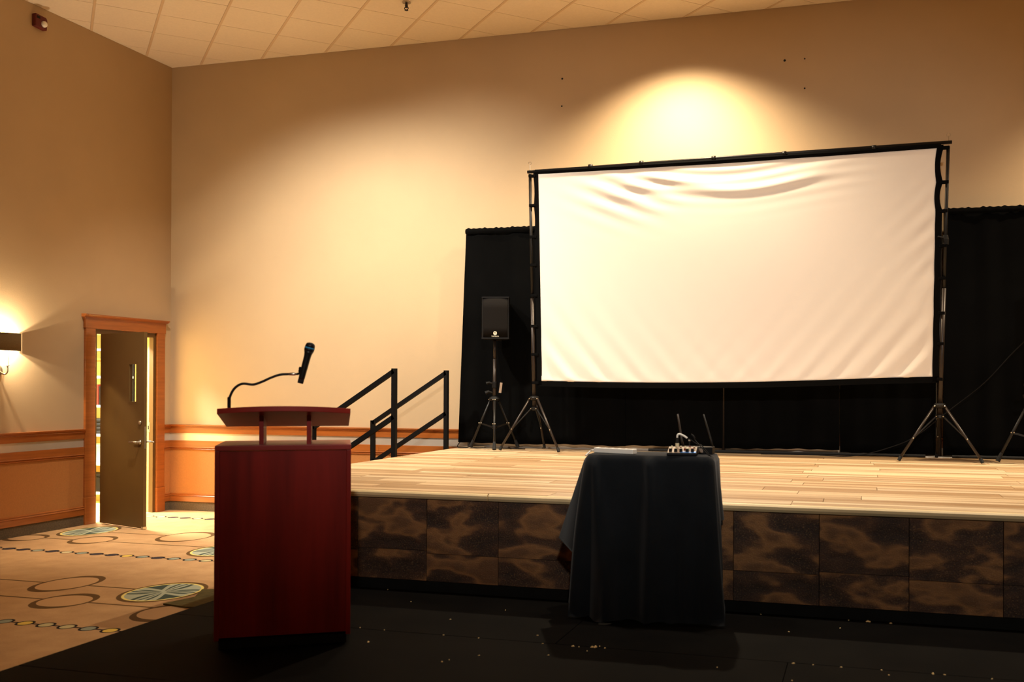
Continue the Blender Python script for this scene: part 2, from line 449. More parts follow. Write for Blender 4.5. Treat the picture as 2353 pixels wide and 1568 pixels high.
for (y0, y1) in ((YR, CY0), (CY1, YB)):
    mould_left('cap_rail', CAP, M['wood'], wl, y0, y1)
    mould_left('chair_rail', RAIL, M['wood'], wl, y0, y1)
    mould_left('metal_band', [(0, 0.868), (0.006, 0.868), (0.006, 0.964), (0, 0.964)], M['band'], wl, y0, y1)
    mould_left('wainscot_panel', [(0, 0.21), (0.005, 0.21), (0.005, 0.758), (0, 0.758)], M['panel'], wl, y0, y1)
    mould_left('base_rail', BASE, M['wood'], bl, y0, y1)
    mould_left('carpet_cove', [(0, 0), (0.016, 0), (0.012, 0.11), (0, 0.112)], M['kick'], bl, y0, y1)
for nm, prof, m, par in (('cap_rail', CAP, 'wood', wb), ('chair_rail', RAIL, 'wood', wb),
                         ('metal_band', [(0, 0.868), (0.006, 0.868), (0.006, 0.964), (0, 0.964)], 'band', wb),
                         ('wainscot_panel', [(0, 0.21), (0.005, 0.21), (0.005, 0.758), (0, 0.758)], 'panel', wb),
                         ('base_rail', BASE, 'wood', bb), ('carpet_cove', [(0, 0), (0.016, 0), (0.012, 0.11), (0, 0.112)], 'kick', bb)):
    xs = [XL + 0.0, -7.05, -5.45, -3.1, 0.5, XR] if nm in ('cap_rail', 'chair_rail') else [XL, XR]
    for a, c in zip(xs[:-1], xs[1:]):
        mould_back(nm, prof, M[m], par, a + 0.001, c)

# ------------------------------------------------------------------ ceiling with diagonal tiles
ce = thing('ceiling', (-3, 4, HC), 'white suspended ceiling with a diagonal tile grid', kind='structure')
MB().box(XL - WT, XR + 0.2, YR, YB + 0.2, HC + 0.014, HC + 0.15).build('backing', M['tile'], ce)
G, TA, O1, O2 = math.radians(44.67), 0.6166, 0.3948, 11.3682
E1 = Vector((-math.sin(G), math.cos(G))); E2 = Vector((math.cos(G), math.sin(G)))
def clip(poly, keep, inter):
    out = []
    for i in range(len(poly)):
        a, c = poly[i], poly[(i + 1) % len(poly)]
        if keep(a): out.append(a)
        if keep(a) != keep(c): out.append(inter(a, c))
    return out
def roomclip(poly):
    for ax, lim, sg in ((0, XL + 0.002, 1), (1, YB - 0.002, -1), (0, 4.2, -1), (1, 5.6, 1)):
        def inter(a, c, ax=ax, lim=lim):
            t = (lim - a[ax]) / (c[ax] - a[ax]); return (a[0] + (c[0] - a[0]) * t, a[1] + (c[1] - a[1]) * t)
        poly = clip(poly, lambda q, ax=ax, lim=lim, sg=sg: (q[ax] - lim) * sg >= 0, inter)
        if len(poly) < 3: return []
    return poly
def pt(u, v):
    q = E2 * u + E1 * v; return (q.x, q.y)
for i in range(-16, 24):
    for j in range(-16, 16):
        u0 = O1 + i * TA + 0.014; u1 = O1 + (i + 1) * TA - 0.014
        v0 = O2 + j * TA + 0.0035; v1 = O2 + (j + 1) * TA - 0.0035
        c = pt((u0 + u1) / 2, (v0 + v1) / 2)
        if not (XL - 0.6 < c[0] < 4.2 and 5.6 < c[1] < YB + 0.6): continue
        pl = roomclip([pt(u0, v0), pt(u1, v0), pt(u1, v1), pt(u0, v1)])
        if len(pl) < 3: continue
        area = abs(sum(pl[k][0] * pl[(k + 1) % len(pl)][1] - pl[(k + 1) % len(pl)][0] * pl[k][1] for k in range(len(pl)))) / 2
        if area < 0.004: continue
        MB().prism(pl, 'z', HC, HC + 0.013).build('ceiling_tile', M['tile'], ce)
for i in range(-16, 24):
    u = O1 + i * TA
    pl = roomclip([pt(u - 0.013, 2), pt(u + 0.013, 2), pt(u + 0.013, 16), pt(u - 0.013, 16)])
    if len(pl) >= 3:
        MB().prism(pl, 'z', HC - 0.003, HC + 0.012).build('main_tee', M['tee'], ce)
for j in range(-16, 16):
    v = O2 + j * TA
    pl = roomclip([pt(-12, v - 0.0035), pt(12, v - 0.0035), pt(12, v + 0.0035), pt(-12, v + 0.0035)])
    if len(pl) >= 3:
        MB().prism(pl, 'z', HC + 0.003, HC + 0.012).build('cross_tee', M['tee'], ce)

# ------------------------------------------------------------------ door with casing, and the lit store room behind it
dr = thing('door_1', (XL, 9.56, 0), 'half open dark bronze door in orange wood casing', kind='structure')
for s0, s1 in ((CY0, DY0 + 0.006), (DY1 - 0.006, CY1)):
    MB().box(XL, XL + 0.03, s0, s1, 0.30, DZ + 0.01).build('casing', M['wood'], dr, bevel=0.006)
    MB().box(XL, XL + 0.038, s0 - 0.004, s1 + 0.004, 0.0, 0.302).build('plinth_block', M['wood'], dr, bevel=0.005)
MB().box(XL, XL + 0.034, CY0 - 0.01, CY1 + 0.01, DZ + 0.005, DZ + 0.135).build('head_casing', M['wood'], dr, bevel=0.005)
MB().prism([(XL, DZ + 0.13), (XL + 0.04, DZ + 0.13), (XL + 0.07, DZ + 0.152), (XL + 0.07, DZ + 0.162), (XL, DZ + 0.165)], 'y', CY0 - 0.035, CY1 + 0.035).build('cornice', M['wood'], dr)
# painted metal jambs: bronze face, store room light put into the reveal's cream
JW = 0.05
for a, c in ((DY0, DY0 + JW), (DY1 - JW, DY1)):
    MB().box(XL - 0.055, XL + 0.004, a, c, 0, DZ).build('jamb', M['bronze'], dr)
    MB().box(XL - WT - 0.01, XL - 0.055, a, c, 0, DZ).build('jamb_reveal', M['cream'], dr)
MB().box(XL - 0.055, XL + 0.004, DY0 + JW, DY1 - JW, DZ - JW, DZ).build('jamb_head', M['bronze'], dr)
MB().box(XL - WT - 0.01, XL - 0.055, DY0 + JW, DY1 - JW, DZ - JW, DZ).build('jamb_head', M['cream'], dr)
MB().box(XL - 0.13, XL - 0.10, DY1 - JW - 0.018, DY1 - JW, 0, DZ - JW).build('door_stop', M['cream'], dr)
MB().box(XL - 0.075, XL - 0.045, DY1 - JW - 0.002, DY1 - JW + 0.001, 0.98, 1.1).build('strike_plate', M['steel'], dr)
MB().box(XL - 0.068, XL - 0.052, DY1 - JW - 0.003, DY1 - JW, 1.015, 1.06).build('strike_hole', M['rubber'], dr)
# leaf: local x from hinge to latch, y = thickness away from the viewer
HP = Vector((-8.245, 9.062, 0.012)); LD = Vector((0.943, -0.300, 0)).normalized()
LM = Matrix(((LD.x, -LD.y, 0, HP.x), (LD.y, LD.x, 0, HP.y), (0, 0, 1, HP.z), (0, 0, 0, 1)))
LW, LH, LT = 0.835, 2.12, 0.036
VX0, VX1, VZ0, VZ1 = 0.555, 0.700, 1.36, 1.78
lf = thing('leaf', HP - wloc(dr)); lf.parent = dr
b = MB(LM)
b.box(0, VX0, 0, LT, 0, LH); b.box(VX1, LW, 0, LT, 0, LH); b.box(VX0, VX1, 0, LT, 0, VZ0); b.box(VX0, VX1, 0, LT, VZ1, LH)
b.build('slab', M['bronze'], lf)
b = MB(LM)
for (x0, x1, z0, z1) in ((VX0 - 0.016, VX0 + 0.006, VZ0 - 0.016, VZ1 + 0.016), (VX1 - 0.006, VX1 + 0.016, VZ0 - 0.016, VZ1 + 0.016),
                         (VX0, VX1, VZ0 - 0.016, VZ0 + 0.006), (VX0, VX1, VZ1 - 0.006, VZ1 + 0.016)):
    b.box(x0, x1, -0.003, LT + 0.003, z0, z1)
b.build('window_frame', M['bronze'], lf)
MB(LM).box(VX0, VX1, LT / 2 - 0.003, LT / 2 + 0.003, VZ0, VZ1).build('window_pane', M['glass'], lf)
b = MB(LM)
b.lathe([(0.026, 0), (0.026, 0.006), (0.012, 0.012), (0.011, 0.05)], 16, (LW - 0.065, 0, 0.93), (0, -1, 0))
b.tube([(LW - 0.065, -0.048, 0.93), (LW - 0.10, -0.052, 0.932), (LW - 0.19, -0.05, 0.928)], [0.012, 0.011, 0.009], 10)
b.build('lever_handle', M['steel'], lf, smooth=True)
b = MB(LM)
b.lathe([(0.026, 0), (0.026, 0.006), (0.012, 0.012), (0.011, 0.05)], 16, (LW - 0.065, LT, 0.93), (0, 1, 0))
b.tube([(LW - 0.065, LT + 0.048, 0.93), (LW - 0.02, LT + 0.052, 0.932), (LW + 0.05, LT + 0.05, 0.93)], [0.012, 0.011, 0.009], 10)
b.build('lever_handle', M['steel'], lf, smooth=True)
MB(LM).lathe([(0.024, 0), (0.024, 0.008), (0.016, 0.014)], 16, (LW - 0.065, 0, 1.14), (0, -1, 0)).build('lock_cylinder', M['steel'], lf, smooth=True)
MB(LM).box(LW - 0.001, LW + 0.002, 0.008, LT - 0.008, 0.86, 1.10).build('latch_plate', M['steel'], lf)
MB(LM).box(LW - 0.03, LW + 0.005, -0.004, LT + 0.004, -0.008, 0.02).build('door_shoe', M['steel'], lf)
# store room shell
SXA, SYA, SYB, SH = -11.6, 8.5, 12.9, 2.8
b = MB(); b.box(SXA - 0.1, SXA, SYA, SYB, 0, SH); b.box(SXA, XL - WT - 0.012, SYB, SYB + 0.1, 0, SH); b.box(SXA, XL - WT - 0.012, SYA - 0.1, SYA, 0, SH)
tag(b.build('wall_store_room', M['cream']), 'cream walls of the lit room behind the door', kind='structure')
tag(MB().box(SXA, XL - 0.02, SYA, SYB, -0.12, 0.001).build('floor_store_room', M['cream']), 'pale floor of the lit room behind the door', kind='structure')
tag(MB().box(SXA, XL - WT - 0.012, SYA, SYB, SH, SH + 0.1).build('ceiling_store_room', M['cream']), 'cream ceiling of the lit room behind the door', kind='structure')
d = bpy.data.lights.new('store_room_light', 'AREA'); d.shape = 'RECTANGLE'; d.size = 0.35; d.size_y = 0.6; d.energy = 480; d.color = (1.0, 0.90, 0.74)
o = bpy.data.objects.new('store_room_light', d); COL.objects.link(o); o.location = (-9.15, 9.65, 2.68)
# shelf seen through the gap beside the hinges
SF = Vector((-9.85, 10.75, 0.002))
sf = thing('storage_shelf', SF, 'pale metal storage shelf inside the room behind the door', 'shelf')
shelfz = [0.12, 0.5, 0.88, 1.26, 1.64, 2.0]
for z in shelfz:
    MB().box(SF.x - 0.45, SF.x + 0.45, SF.y - 0.2, SF.y + 0.2, z, z + 0.03).build('shelf_board', M['white'], sf)
for sx in (-0.45, 0.42):
    for sy in (-0.2, 0.17):
        MB().box(SF.x + sx, SF.x + sx + 0.03, SF.y + sy, SF.y + sy + 0.03, 0.002, 2.15).build('post', M['black_metal'], sf)
items = [(0.53, 'white_tub', 'white', 'white tub on the second lowest shelf behind the door'), (0.15, 'dark_crate', 'black_plastic', 'dark crate on the lowest shelf behind the door'),
         (0.91, 'folded_black_cloth', 'tcloth', 'folded black cloth on the middle shelf behind the door'), (1.29, 'red_binder', 'redbox', 'row of dark red binders on the shelf behind the door'),
         (1.67, 'brown_carton', 'wood', 'brown carton on the upper shelf behind the door')]
for z, nm, mm, lb in items:
    t_ = thing(nm, (SF.x + 0.02, SF.y - 0.03, z + 0.0015), lb, nm.split('_')[-1])
    if nm == 'white_tub':
        MB().lathe([(0.12, z + 0.0015), (0.15, z + 0.2), (0.155, z + 0.2), (0.15, z + 0.21)], 20, (SF.x + 0.02, SF.y - 0.03, 0)).build('tub', M[mm], t_, smooth=True)
        MB().lathe([(0.158, z + 0.212), (0.158, z + 0.235), (0.1, z + 0.24)], 20, (SF.x + 0.02, SF.y - 0.03, 0)).build('lid', M['white'], t_)
    elif nm == 'red_binder':
        for k in range(6):
            MB().box(SF.x - 0.26 + k * 0.09, SF.x - 0.18 + k * 0.09, SF.y - 0.16, SF.y + 0.1, z + 0.0015, z + 0.27 - 0.02 * (k % 2)).build('binder', M['redbox' if k % 2 == 0 else 'black_plastic'], t_)
    elif nm == 'folded_black_cloth':
        for k in range(4):
            MB().box(SF.x - 0.3 + 0.01 * k, SF.x + 0.3 - 0.015 * k, SF.y - 0.17, SF.y + 0.13, z + 0.0015 + k * 0.05, z + 0.048 + k * 0.05).build('fold', M[mm], t_, bevel=0.02)
    else:
        MB().box(SF.x - 0.3, SF.x + 0.3, SF.y - 0.17, SF.y + 0.13, z + 0.0015, z + 0.2).build('body', M[mm], t_, bevel=0.01)
        MB().box(SF.x - 0.31, SF.x + 0.31, SF.y - 0.18, SF.y + 0.14, z + 0.201, z + 0.23).build('lid', M[mm], t_, bevel=0.006)

# ------------------------------------------------------------------ wall sconce, alarm, sprinkler
SC0 = Vector((XL, 7.76, 1.99))
sc = thing('wall_sconce', (XL, 7.76, 1.60), 'lit wall sconce with curved brown fabric shade beside the door', 'wall lamp')
def halfcyl(u, v):
    a = math.pi * u
    return (XL + 0.012 + 0.15 * math.sin(a), SC0.y - 0.27 * math.cos(a), 1.90 + 0.178 * v)
MB().grid(halfcyl, 32, 2).build('shade', M['shade'], sc, smooth=True, solid=0.004)
MB().lathe([(0.06, 0), (0.06, 0.012), (0.03, 0.02)], 20, (XL, SC0.y + 0.03, 1.70), (1, 0, 0)).build('backplate', M['steel'], sc)
for dy in (-0.085, 0.085):
    pts = smoothpath([(XL + 0.015, SC0.y + 0.03, 1.70), (XL + 0.05, SC0.y + 0.03 + dy * 0.5, 1.665), (XL + 0.075, SC0.y + dy, 1.69), (XL + 0.075, SC0.y + dy, 1.75)], 6)
    MB().tube(pts, 0.009, 8).build('arm', M['steel'], sc, smooth=True)
    MB().lathe([(0.012, 0), (0.02, 0.006), (0.02, 0.01), (0.011, 0.012), (0.011, 0.16), (0.009, 0.16)], 14, (XL + 0.075, SC0.y + dy, 1.745)).build('candle_tube', M['white'], sc)
    MB().lathe([(0.008, 0), (0.014, 0.02), (0.012, 0.045), (0.003, 0.07)], 12, (XL + 0.075, SC0.y + dy, 1.906)).build('bulb', emis('bulb_glow', (1.0, 0.82, 0.55, 1), 18.0), sc, smooth=True)
    d = bpy.data.lights.new('sconce_light', 'POINT'); d.energy = 55; d.color = (1.0, 0.82, 0.56); d.shadow_soft_size = 0.012
    o = bpy.data.objects.new('sconce_light', d); COL.objects.link(o); o.location = (XL + 0.075, SC0.y + dy, 1.992)
al = thing('fire_alarm_strobe', (XL, 8.265, 5.29), 'dark red fire alarm strobe high on the side wall', 'fire alarm')
MB().prism([(8.19, 5.30), (8.335, 5.29), (8.342, 5.40), (8.325, 5.425), (8.19, 5.432)], 'x', XL, XL + 0.055).build('housing', M['redbox'], al, bevel=0.008)
MB().lathe([(0.034, 0), (0.03, 0.02), (0.015, 0.032)], 14, (XL + 0.055, 8.29, 5.345), (1, 0, 0)).build('strobe_lens', M['white'], al, smooth=True)
MB().prism([(8.20, 5.385), (8.24, 5.385), (8.24, 5.41), (8.20, 5.41)], 'x', XL + 0.055, XL + 0.06).build('sounder_grille', M['rubber'], al)
sp = thing('ceiling_sprinkler', (-4.55, 9.17, HC - 0.09), 'small metal sprinkler head hanging from the ceiling tiles', 'sprinkler')
MB().lathe([(0.045, 0), (0.045, 0.006), (0.03, 0.012)], 16, (-4.55, 9.17, HC - 0.012)).build('escutcheon', M['steel'], sp)
MB().lathe([(0.012, 0), (0.016, 0.02), (0.012, 0.05)], 12, (-4.55, 9.17, HC - 0.062)).build('body', M['brown_pole'], sp)
b = MB(); b.tube(smoothpath([(-4.565, 9.17, HC - 0.055), (-4.572, 9.17, HC - 0.07), (-4.555, 9.17, HC - 0.085)], 4), 0.004, 6); b.tube(smoothpath([(-4.535, 9.17, HC - 0.055), (-4.528, 9.17, HC - 0.07), (-4.545, 9.17, HC - 0.085)], 4), 0.004, 6)
b.build('frame_arms', M['brown_pole'], sp)
MB().lathe([(0.02, 0), (0.02, 0.004), (0.006, 0.006)], 12, (-4.55, 9.17, HC - 0.09)).build('deflector', M['brown_pole'], sp)

# ------------------------------------------------------------------ stage
stg = thing('stage', (0.4, 8.0, 0), 'raised stage with pale wood plank floor and mottled brown front', 'stage')
MB().box(SX0 + 0.02, SX1, SY0 + 0.01, SY1, 0.002, ST - 0.016).build('deck', M['toe'], stg)
pm = ublock('plank_block', M['plank'])
PWID = (SY1 - SY0) / 22
for r in range(22):
    yc = SY0 + (r + 0.5) * PWID
    x = SX0 - (rng.random() * 1.3 if r % 3 else 0.6)
    while x < SX1:
        x0 = max(x, SX0); x1 = min(x + 1.52, SX1)
        if x1 - x0 > 0.03:
            piece('plank', pm, ((x0 + x1) / 2, yc, ST - 0.0075), (x1 - x0 - 0.004, PWID - 0.003, 0.015), stg)
        x += 1.52
npf = [(SY0 + 0.015, ST - 0.052), (SY0 - 0.012, ST - 0.046), (SY0 - 0.024, ST - 0.03), (SY0 - 0.024, ST - 0.014), (SY0 - 0.014, ST - 0.004), (SY0 - 0.002, ST - 0.0003), (SY0 + 0.0, ST - 0.016), (SY0 + 0.015, ST - 0.017)]
for a, c in ((SX0 + 0.05, -2.33), (-2.322, 0.9), (0.905, SX1)):
    MB().prism(npf, 'x', a, c).build('nosing', M['nosing'], stg)
fm = ublock('fascia_block', M['fascia'])
JX = [-4.25, -3.755] + [-3.255 + 0.502 * k for k in range(17)]
JX = [SX0 + 0.05] + JX
for k in range(len(JX) - 1):
    if JX[k] >= SX1: break
    x0, x1 = JX[k], min(JX[k + 1], SX1)
    zs = 0.475 + (0.012 if k % 3 == 0 else -0.006)
    dd = 0.004 * (k % 2)
    piece('fascia_tile', fm, ((x0 + x1) / 2, SY0 - 0.006 - dd / 2, (zs + ST - 0.05) / 2), (x1 - x0 - 0.004, 0.03, ST - 0.05 - zs - 0.003), stg)
    piece('fascia_tile', fm, ((x0 + x1) / 2, SY0 - 0.008 + dd / 2, (0.288 + zs) / 2), (x1 - x0 - 0.004, 0.03, zs - 0.288 - 0.003), stg)
MB().box(SX0 + 0.05, SX1, SY0 - 0.03, SY0 + 0.009, PT + 0.002, 0.286).build('toe_kick', M['toe'], stg)
MB().box(SX0, SX0 + 0.018, SY0 + 0.03, SY1, 0.002, ST - 0.018).build('side_skirt', M['fascia'], stg)

# black low platform before the stage
pf = thing('low_platform', (0.6, 4.2, 0), 'low black painted platform in front of the stage', 'platform')
PX0, PX1, PY1 = -3.91, 5.2, SY0 - 0.032
ys = [2.7, 3.78, 4.88, PY1]
for k in range(3):
    xs = [PX0, -1.55, 0.9, 3.35, PX1] if k != 1 else [PX0, -0.35, 2.1, 4.3, PX1]
    for a, c in zip(xs[:-1], xs[1:]):
        MB().box(a + 0.002, c - 0.002, ys[k] + 0.003, ys[k + 1] - 0.003, PT - 0.02, PT + 0.0005 * rng.random()).build('deck_panel', M['deckblack'], pf)
MB().box(PX0 + 0.01, PX1 - 0.01, 2.72, PY1 - 0.01, 0.002, PT - 0.021).build('base', M['toe'], pf)
b = MB()
q = [(-4.79, 5.87), (-4.57, 5.83), (-4.45, 5.86), (-4.40, 6.10), (-4.58, 6.20), (-4.74, 6.39), (-4.84, 6.36), (-4.72, 6.12)]
b.prism(q, 'z', 0.001, 0.012)  # thin olive patch on the floor, darker than the tan carpet
tag(b.build('carpet_patch', M['olive']), 'thin olive carpet patch beside the black platform', 'carpet scrap')

# ------------------------------------------------------------------ stair rails at the stage's left end
def handrail(y, label, tape=False):
    t_ = thing('stair_handrail', (-4.84, y, 0.0), label, 'handrail', 'stair handrails')
    P1, P2 = (-4.395, 1.733), (-5.283, 1.172)
    S = 0.044
    MB().bar((P1[0], y, 0.601), (P1[0], y, P1[1]), S, S).build('post', M['black_paint'], t_)
    MB().bar((P2[0], y, 0.201), (P2[0], y, P2[1]), S, S).build('post', M['black_paint'], t_)
    MB().bar((P1[0], y, P1[1] - 0.026), (P2[0], y, P2[1] - 0.028), S, S).build('top_rail', M['black_paint'], t_)
    MB().bar((P1[0], y, 1.262), (P2[0], y, 0.70), S, S).build('middle_rail', M['black_paint'], t_)
    if tape:
        MB().box(P2[0] - 0.05, P2[0] - 0.0225, y - 0.022, y + 0.022, 1.02, 1.11).build('tape', M['yellow'], t_)
    return t_
handrail(8.635, 'black steel stair handrail nearer the red lectern', True)
handrail(9.867, 'black steel stair handrail nearer the back wall')
ss = thing('stage_steps', (-4.9, 9.25, 0), 'black steps climbing to the left end of the stage', 'steps')
for k in range(3):
    x0 = -4.42 - 0.33 * (3 - k)
    MB().box(x0, SX0 - 0.03, 8.58, 9.92, 0.003 + 0.2 * k, 0.2 * (k + 1)).build('step', M['toe'], ss)

# ------------------------------------------------------------------ black drapes on pipes
DYC = 10.245
fr = thing('drape_frame', (-1.4, DYC, ST + 0.003), 'thin metal pipe frame carrying the black stage drapes', 'drape frame')
MB().tube([(-4.31, DYC, 3.315), (2.4, DYC, 3.315)], 0.016, 10).build('crossbar', M['steel'], fr, smooth=True)
for x in (-4.28, -1.405, 0.735, 2.37):
    MB().tube([(x, DYC + 0.0, ST + 0.012), (x, DYC, 3.34)], 0.019, 12).build('upright', M['brown_pole'], fr, smooth=True)
    MB().box(x - 0.2, x + 0.2, DYC - 0.045, DYC + 0.035, ST + 0.003, ST + 0.012).build('base_plate', M['steel'], fr)
for x0, x1 in ((-2.2, 0.6), (0.85, 2.3)):
    MB().tube([(x0, DYC - 0.05, ST + 0.018), (x1, DYC - 0.06, ST + 0.018)], 0.014, 8).build('floor_pipe', M['rubber'], fr)
def drape(x0, x1, zb, label, seed, flare=0.0):
    r = random.Random(seed)
    ph = [r.random() * 6.28 for _ in range(5)]
    w = x1 - x0
    def fn(u, v):
        x = x0 + w * u - flare * (1 - v) * (1 - u)
        am = 0.018 * (0.45 + 0.55 * min(1, (1 - v) * 5))
        yy = am * (math.sin(w * u * 17 + ph[0]) * 0.6 + math.sin(w * u * 29 + ph[1] + 1.2 * v) * 0.35 + math.sin(w * u * 8 + ph[2]) * 0.5)
        z = zb + (3.335 - zb) * v + (0.005 * math.sin(w * u * 5 + ph[3]) + 0.003 * math.sin(w * u * 30 + ph[4])) * (1 - v)
        if v > 0.999: z += 0.012 * (0.5 + 0.5 * math.sin(w * u * 95 + ph[1])) * (0.6 + 0.4 * math.sin(w * u * 37))
        return (x, DYC - 0.028 + yy * 0.9, z)
    b_ = MB().grid(fn, int(w * 110), 26)
    o_ = b_.build('stage_drape', M['drape'], smooth=True, solid=0.003)
    tag(o_, label, 'curtain', 'black stage drapes')
    pk = MB().grid(lambda u, v: (x0 + w * u, DYC - 0.05 - 0.012 * math.sin(math.pi * v) + 0.003 * math.sin(w * u * 60), 3.275 + 0.055 * v), int(w * 60), 4)
    h_ = pk.build('rod_pocket', M['drape'], o_, smooth=True)
    return o_
drape(-4.315, -2.46, 0.922, 'black drape standing behind the left loudspeaker', 1, 0.085)
drape(-2.455, -1.413, 0.925, 'black drape below the screen, left of the bare pipe upright', 2)
drape(-1.398, -0.225, 0.925, 'black drape below the screen, right of the bare pipe upright', 3)
drape(-0.22, 0.70, 0.900, 'black drape behind the right screen tripod', 4)
drape(0.765, 2.35, 0.900, 'black drape showing to the right of the screen', 5)

# ------------------------------------------------------------------ projection screen
def scr(x, z, out=0.0):
    """point on the screen plane; out = distance towards the audience"""
    y = 9.84 - 0.13 * (x + 3.32) / 4.01
    return Vector((x, y - out, z))
ps = thing('projection_screen', (-1.33, 9.78, ST), 'large white projection screen on two black tripod stands', 'projection screen')
LP0, LP1, RP0, RP1 = (-3.362, 1.0), (-3.427, 3.87), (0.695, 1.0), (0.768, 3.862)
def lerp(a, b, t): return a + (b - a) * t
def polex(side, z):
    a, c = (LP0, LP1) if side < 0 else (RP0, RP1)
    return lerp(a[0], c[0], (z - a[1]) / (c[1] - a[1]))
ZB, ZT = 1.615, 3.818
def edge_l(z): return lerp(-3.283, -3.335, (z - ZB) / (ZT - ZB)) 
def edge_r(z): return lerp(0.636, 0.670, (z - ZB) / (ZT - ZB)) 
SLZ = [3.807, 3.491, 3.156, 2.854, 2.529, 2.204, 1.902, 1.60]
SRZ = [3.821, 3.498, 3.227, 2.90, 2.594, 2.267, 1.98, 1.645]
def scal(z, zs):
    for a, c in zip(zs[:-1], zs[1:]):
        if c <= z <= a: return math.sin(math.pi * (z - c) / (a - c)) * (1.0 if z > 3.2 else 0.25)
    return 0.0
def ztop(u): return ZT + 0.006 - 0.012 * math.sin(math.pi * u)
def zbot(u): return lerp(1.619, 1.668, u ** 2.2) - 0.022 * math.sin(math.pi * min(1, u * 1.15))
def wr(x, z):
    s = 0.0
    L = -3.30; Rr = 0.65
    # diagonal pull folds at the two lower corners
    dl = x - L; db = z - 1.6
    w = (dl * 0.80 + db * 0.62)
    s += 0.015 * math.sin(w * 27 + 1.3 * math.sin(db * 2.4)) * math.exp(-db / 0.30) * math.exp(-max(0, dl - 0.15) / 0.75)
    s += 0.005 * math.sin(w * 47 + 1) * math.exp(-db / 0.22) * math.exp(-dl / 0.9)
    dr_ = Rr - x
    w = (dr_ * 0.78 + db * 0.64)
    s += 0.015 * math.sin(w * 31 + 0.6 + 1.2 * math.sin(db * 2.0)) * math.exp(-db / 0.32) * math.exp(-max(0, dr_ - 0.1) / 0.7)
    s += 0.004 * math.sin(w * 57) * math.exp(-db / 0.2) * math.exp(-dr_ / 0.9)
    # swags hanging below the top bar
    dt = 3.82 - z
    c = (x + 1.15)
    sw = dt - 0.30 * math.exp(-(c / 1.0) ** 2)
    s += 0.015 * math.exp(-((sw + 0.02) / 0.055) ** 2) * math.exp(-(c / 0.85) ** 4)
    s += 0.006 * math.sin((dt - 0.16 * math.exp(-((x + 1.3) / 0.9) ** 2)) * 55) * math.exp(-(dt / 0.28) ** 2) * math.exp(-((x + 1.25) / 1.1) ** 4)
    k = dt - 0.42 * (x + 2.55)
    s += 0.007 * math.sin(k * 34) * math.exp(-((x + 2.35) / 0.42) ** 2) * math.exp(-((dt - 0.25) / 0.25) ** 2)
    # light tugs at the right hand edge and soft billow
    s += 0.006 * math.sin((z - 0.9 * (x - 0.6)) * 30) * math.exp(-dr_ / 0.13) * math.exp(-((z - 3.0) / 0.45) ** 2)
    s += 0.012 * math.sin(math.pi * (x - L) / (Rr - L)) * math.sin(math.pi * min(1, max(0, (z - 1.6) / 2.2)))
    return s
def cl(u, v):
    z0, z1 = zbot(u), ztop(u); z = lerp(z0, z1, v)
    x = lerp(edge_l(z) + 0.0, edge_r(z), u)
    if u > 0.97: x -= 0.012 * scal(z, SRZ) * (u - 0.97) / 0.03
    ed = min(1.0, 12 * min(u * 2, 2 - 2 * u, 1 - v, v * 4) + 0.2)
    return scr(x, z, 0.006 + wr(x, z) * ed)
MB().grid(cl, 220, 130).build('cloth', M['canvas'], ps, smooth=True, solid=0.0012)
def bord(name, fn, nu, nv):
    MB().grid(fn, nu, nv).build(name, M['border'], ps, smooth=False, solid=0.003)
bord('side_border', lambda u, v: (lambda z: scr(lerp(edge_l(z) - 0.052 + 0.010 * scal(z, SLZ), edge_l(z) + 0.004, u), z, 0.007))(lerp(1.575, 3.85, v)), 2, 70)
bord('side_border', lambda u, v: (lambda z: scr(lerp(edge_r(z) - 0.004 - 0.014 * scal(z, SRZ), edge_r(z) + 0.056 - 0.026 * scal(z, SRZ), u), z, 0.007))(lerp(1.62, 3.85, v)), 2, 70)
bord('lower_border', lambda u, v: (lambda x: scr(x, lerp(zbot(u) - 0.055, zbot(u) + 0.003, v), 0.007))(lerp(-3.335, 0.69, u)), 40, 2)
bord('upper_border', lambda u, v: (lambda x: scr(x, lerp(ztop(u) - 0.003, 3.872, v), 0.016 * math.sin(math.pi * v) + 0.004))(lerp(-3.37, 0.705, u)), 40, 4)
b = MB(); b.tube([scr(-3.455, 3.853), scr(-1.33, 3.868), scr(0.80, 3.871)], 0.017, 12)
b.build('crossbar', M['black_metal'], ps, smooth=True)
for x in (-2.75, -2.2, -0.75, -1.45, 0.1):
    MB().tube([scr(x - 0.02, 3.868), scr(x + 0.02, 3.868)], 0.024, 10).build('bar_joint', M['black_metal'], ps, smooth=True)
for side, zs in ((-1, SLZ), (1, SRZ)):
    for z in zs:
        xe = edge_l(z) - 0.045 if side < 0 else edge_r(z) + 0.045
        xp = polex(side, z)
        MB().box(min(xe, xp) - 0.012, max(xe, xp) + 0.012, scr(xp, z).y - 0.024, scr(xp, z).y + 0.022, z - 0.014, z + 0.014).build('strap', M['border'], ps, bevel=0.003)
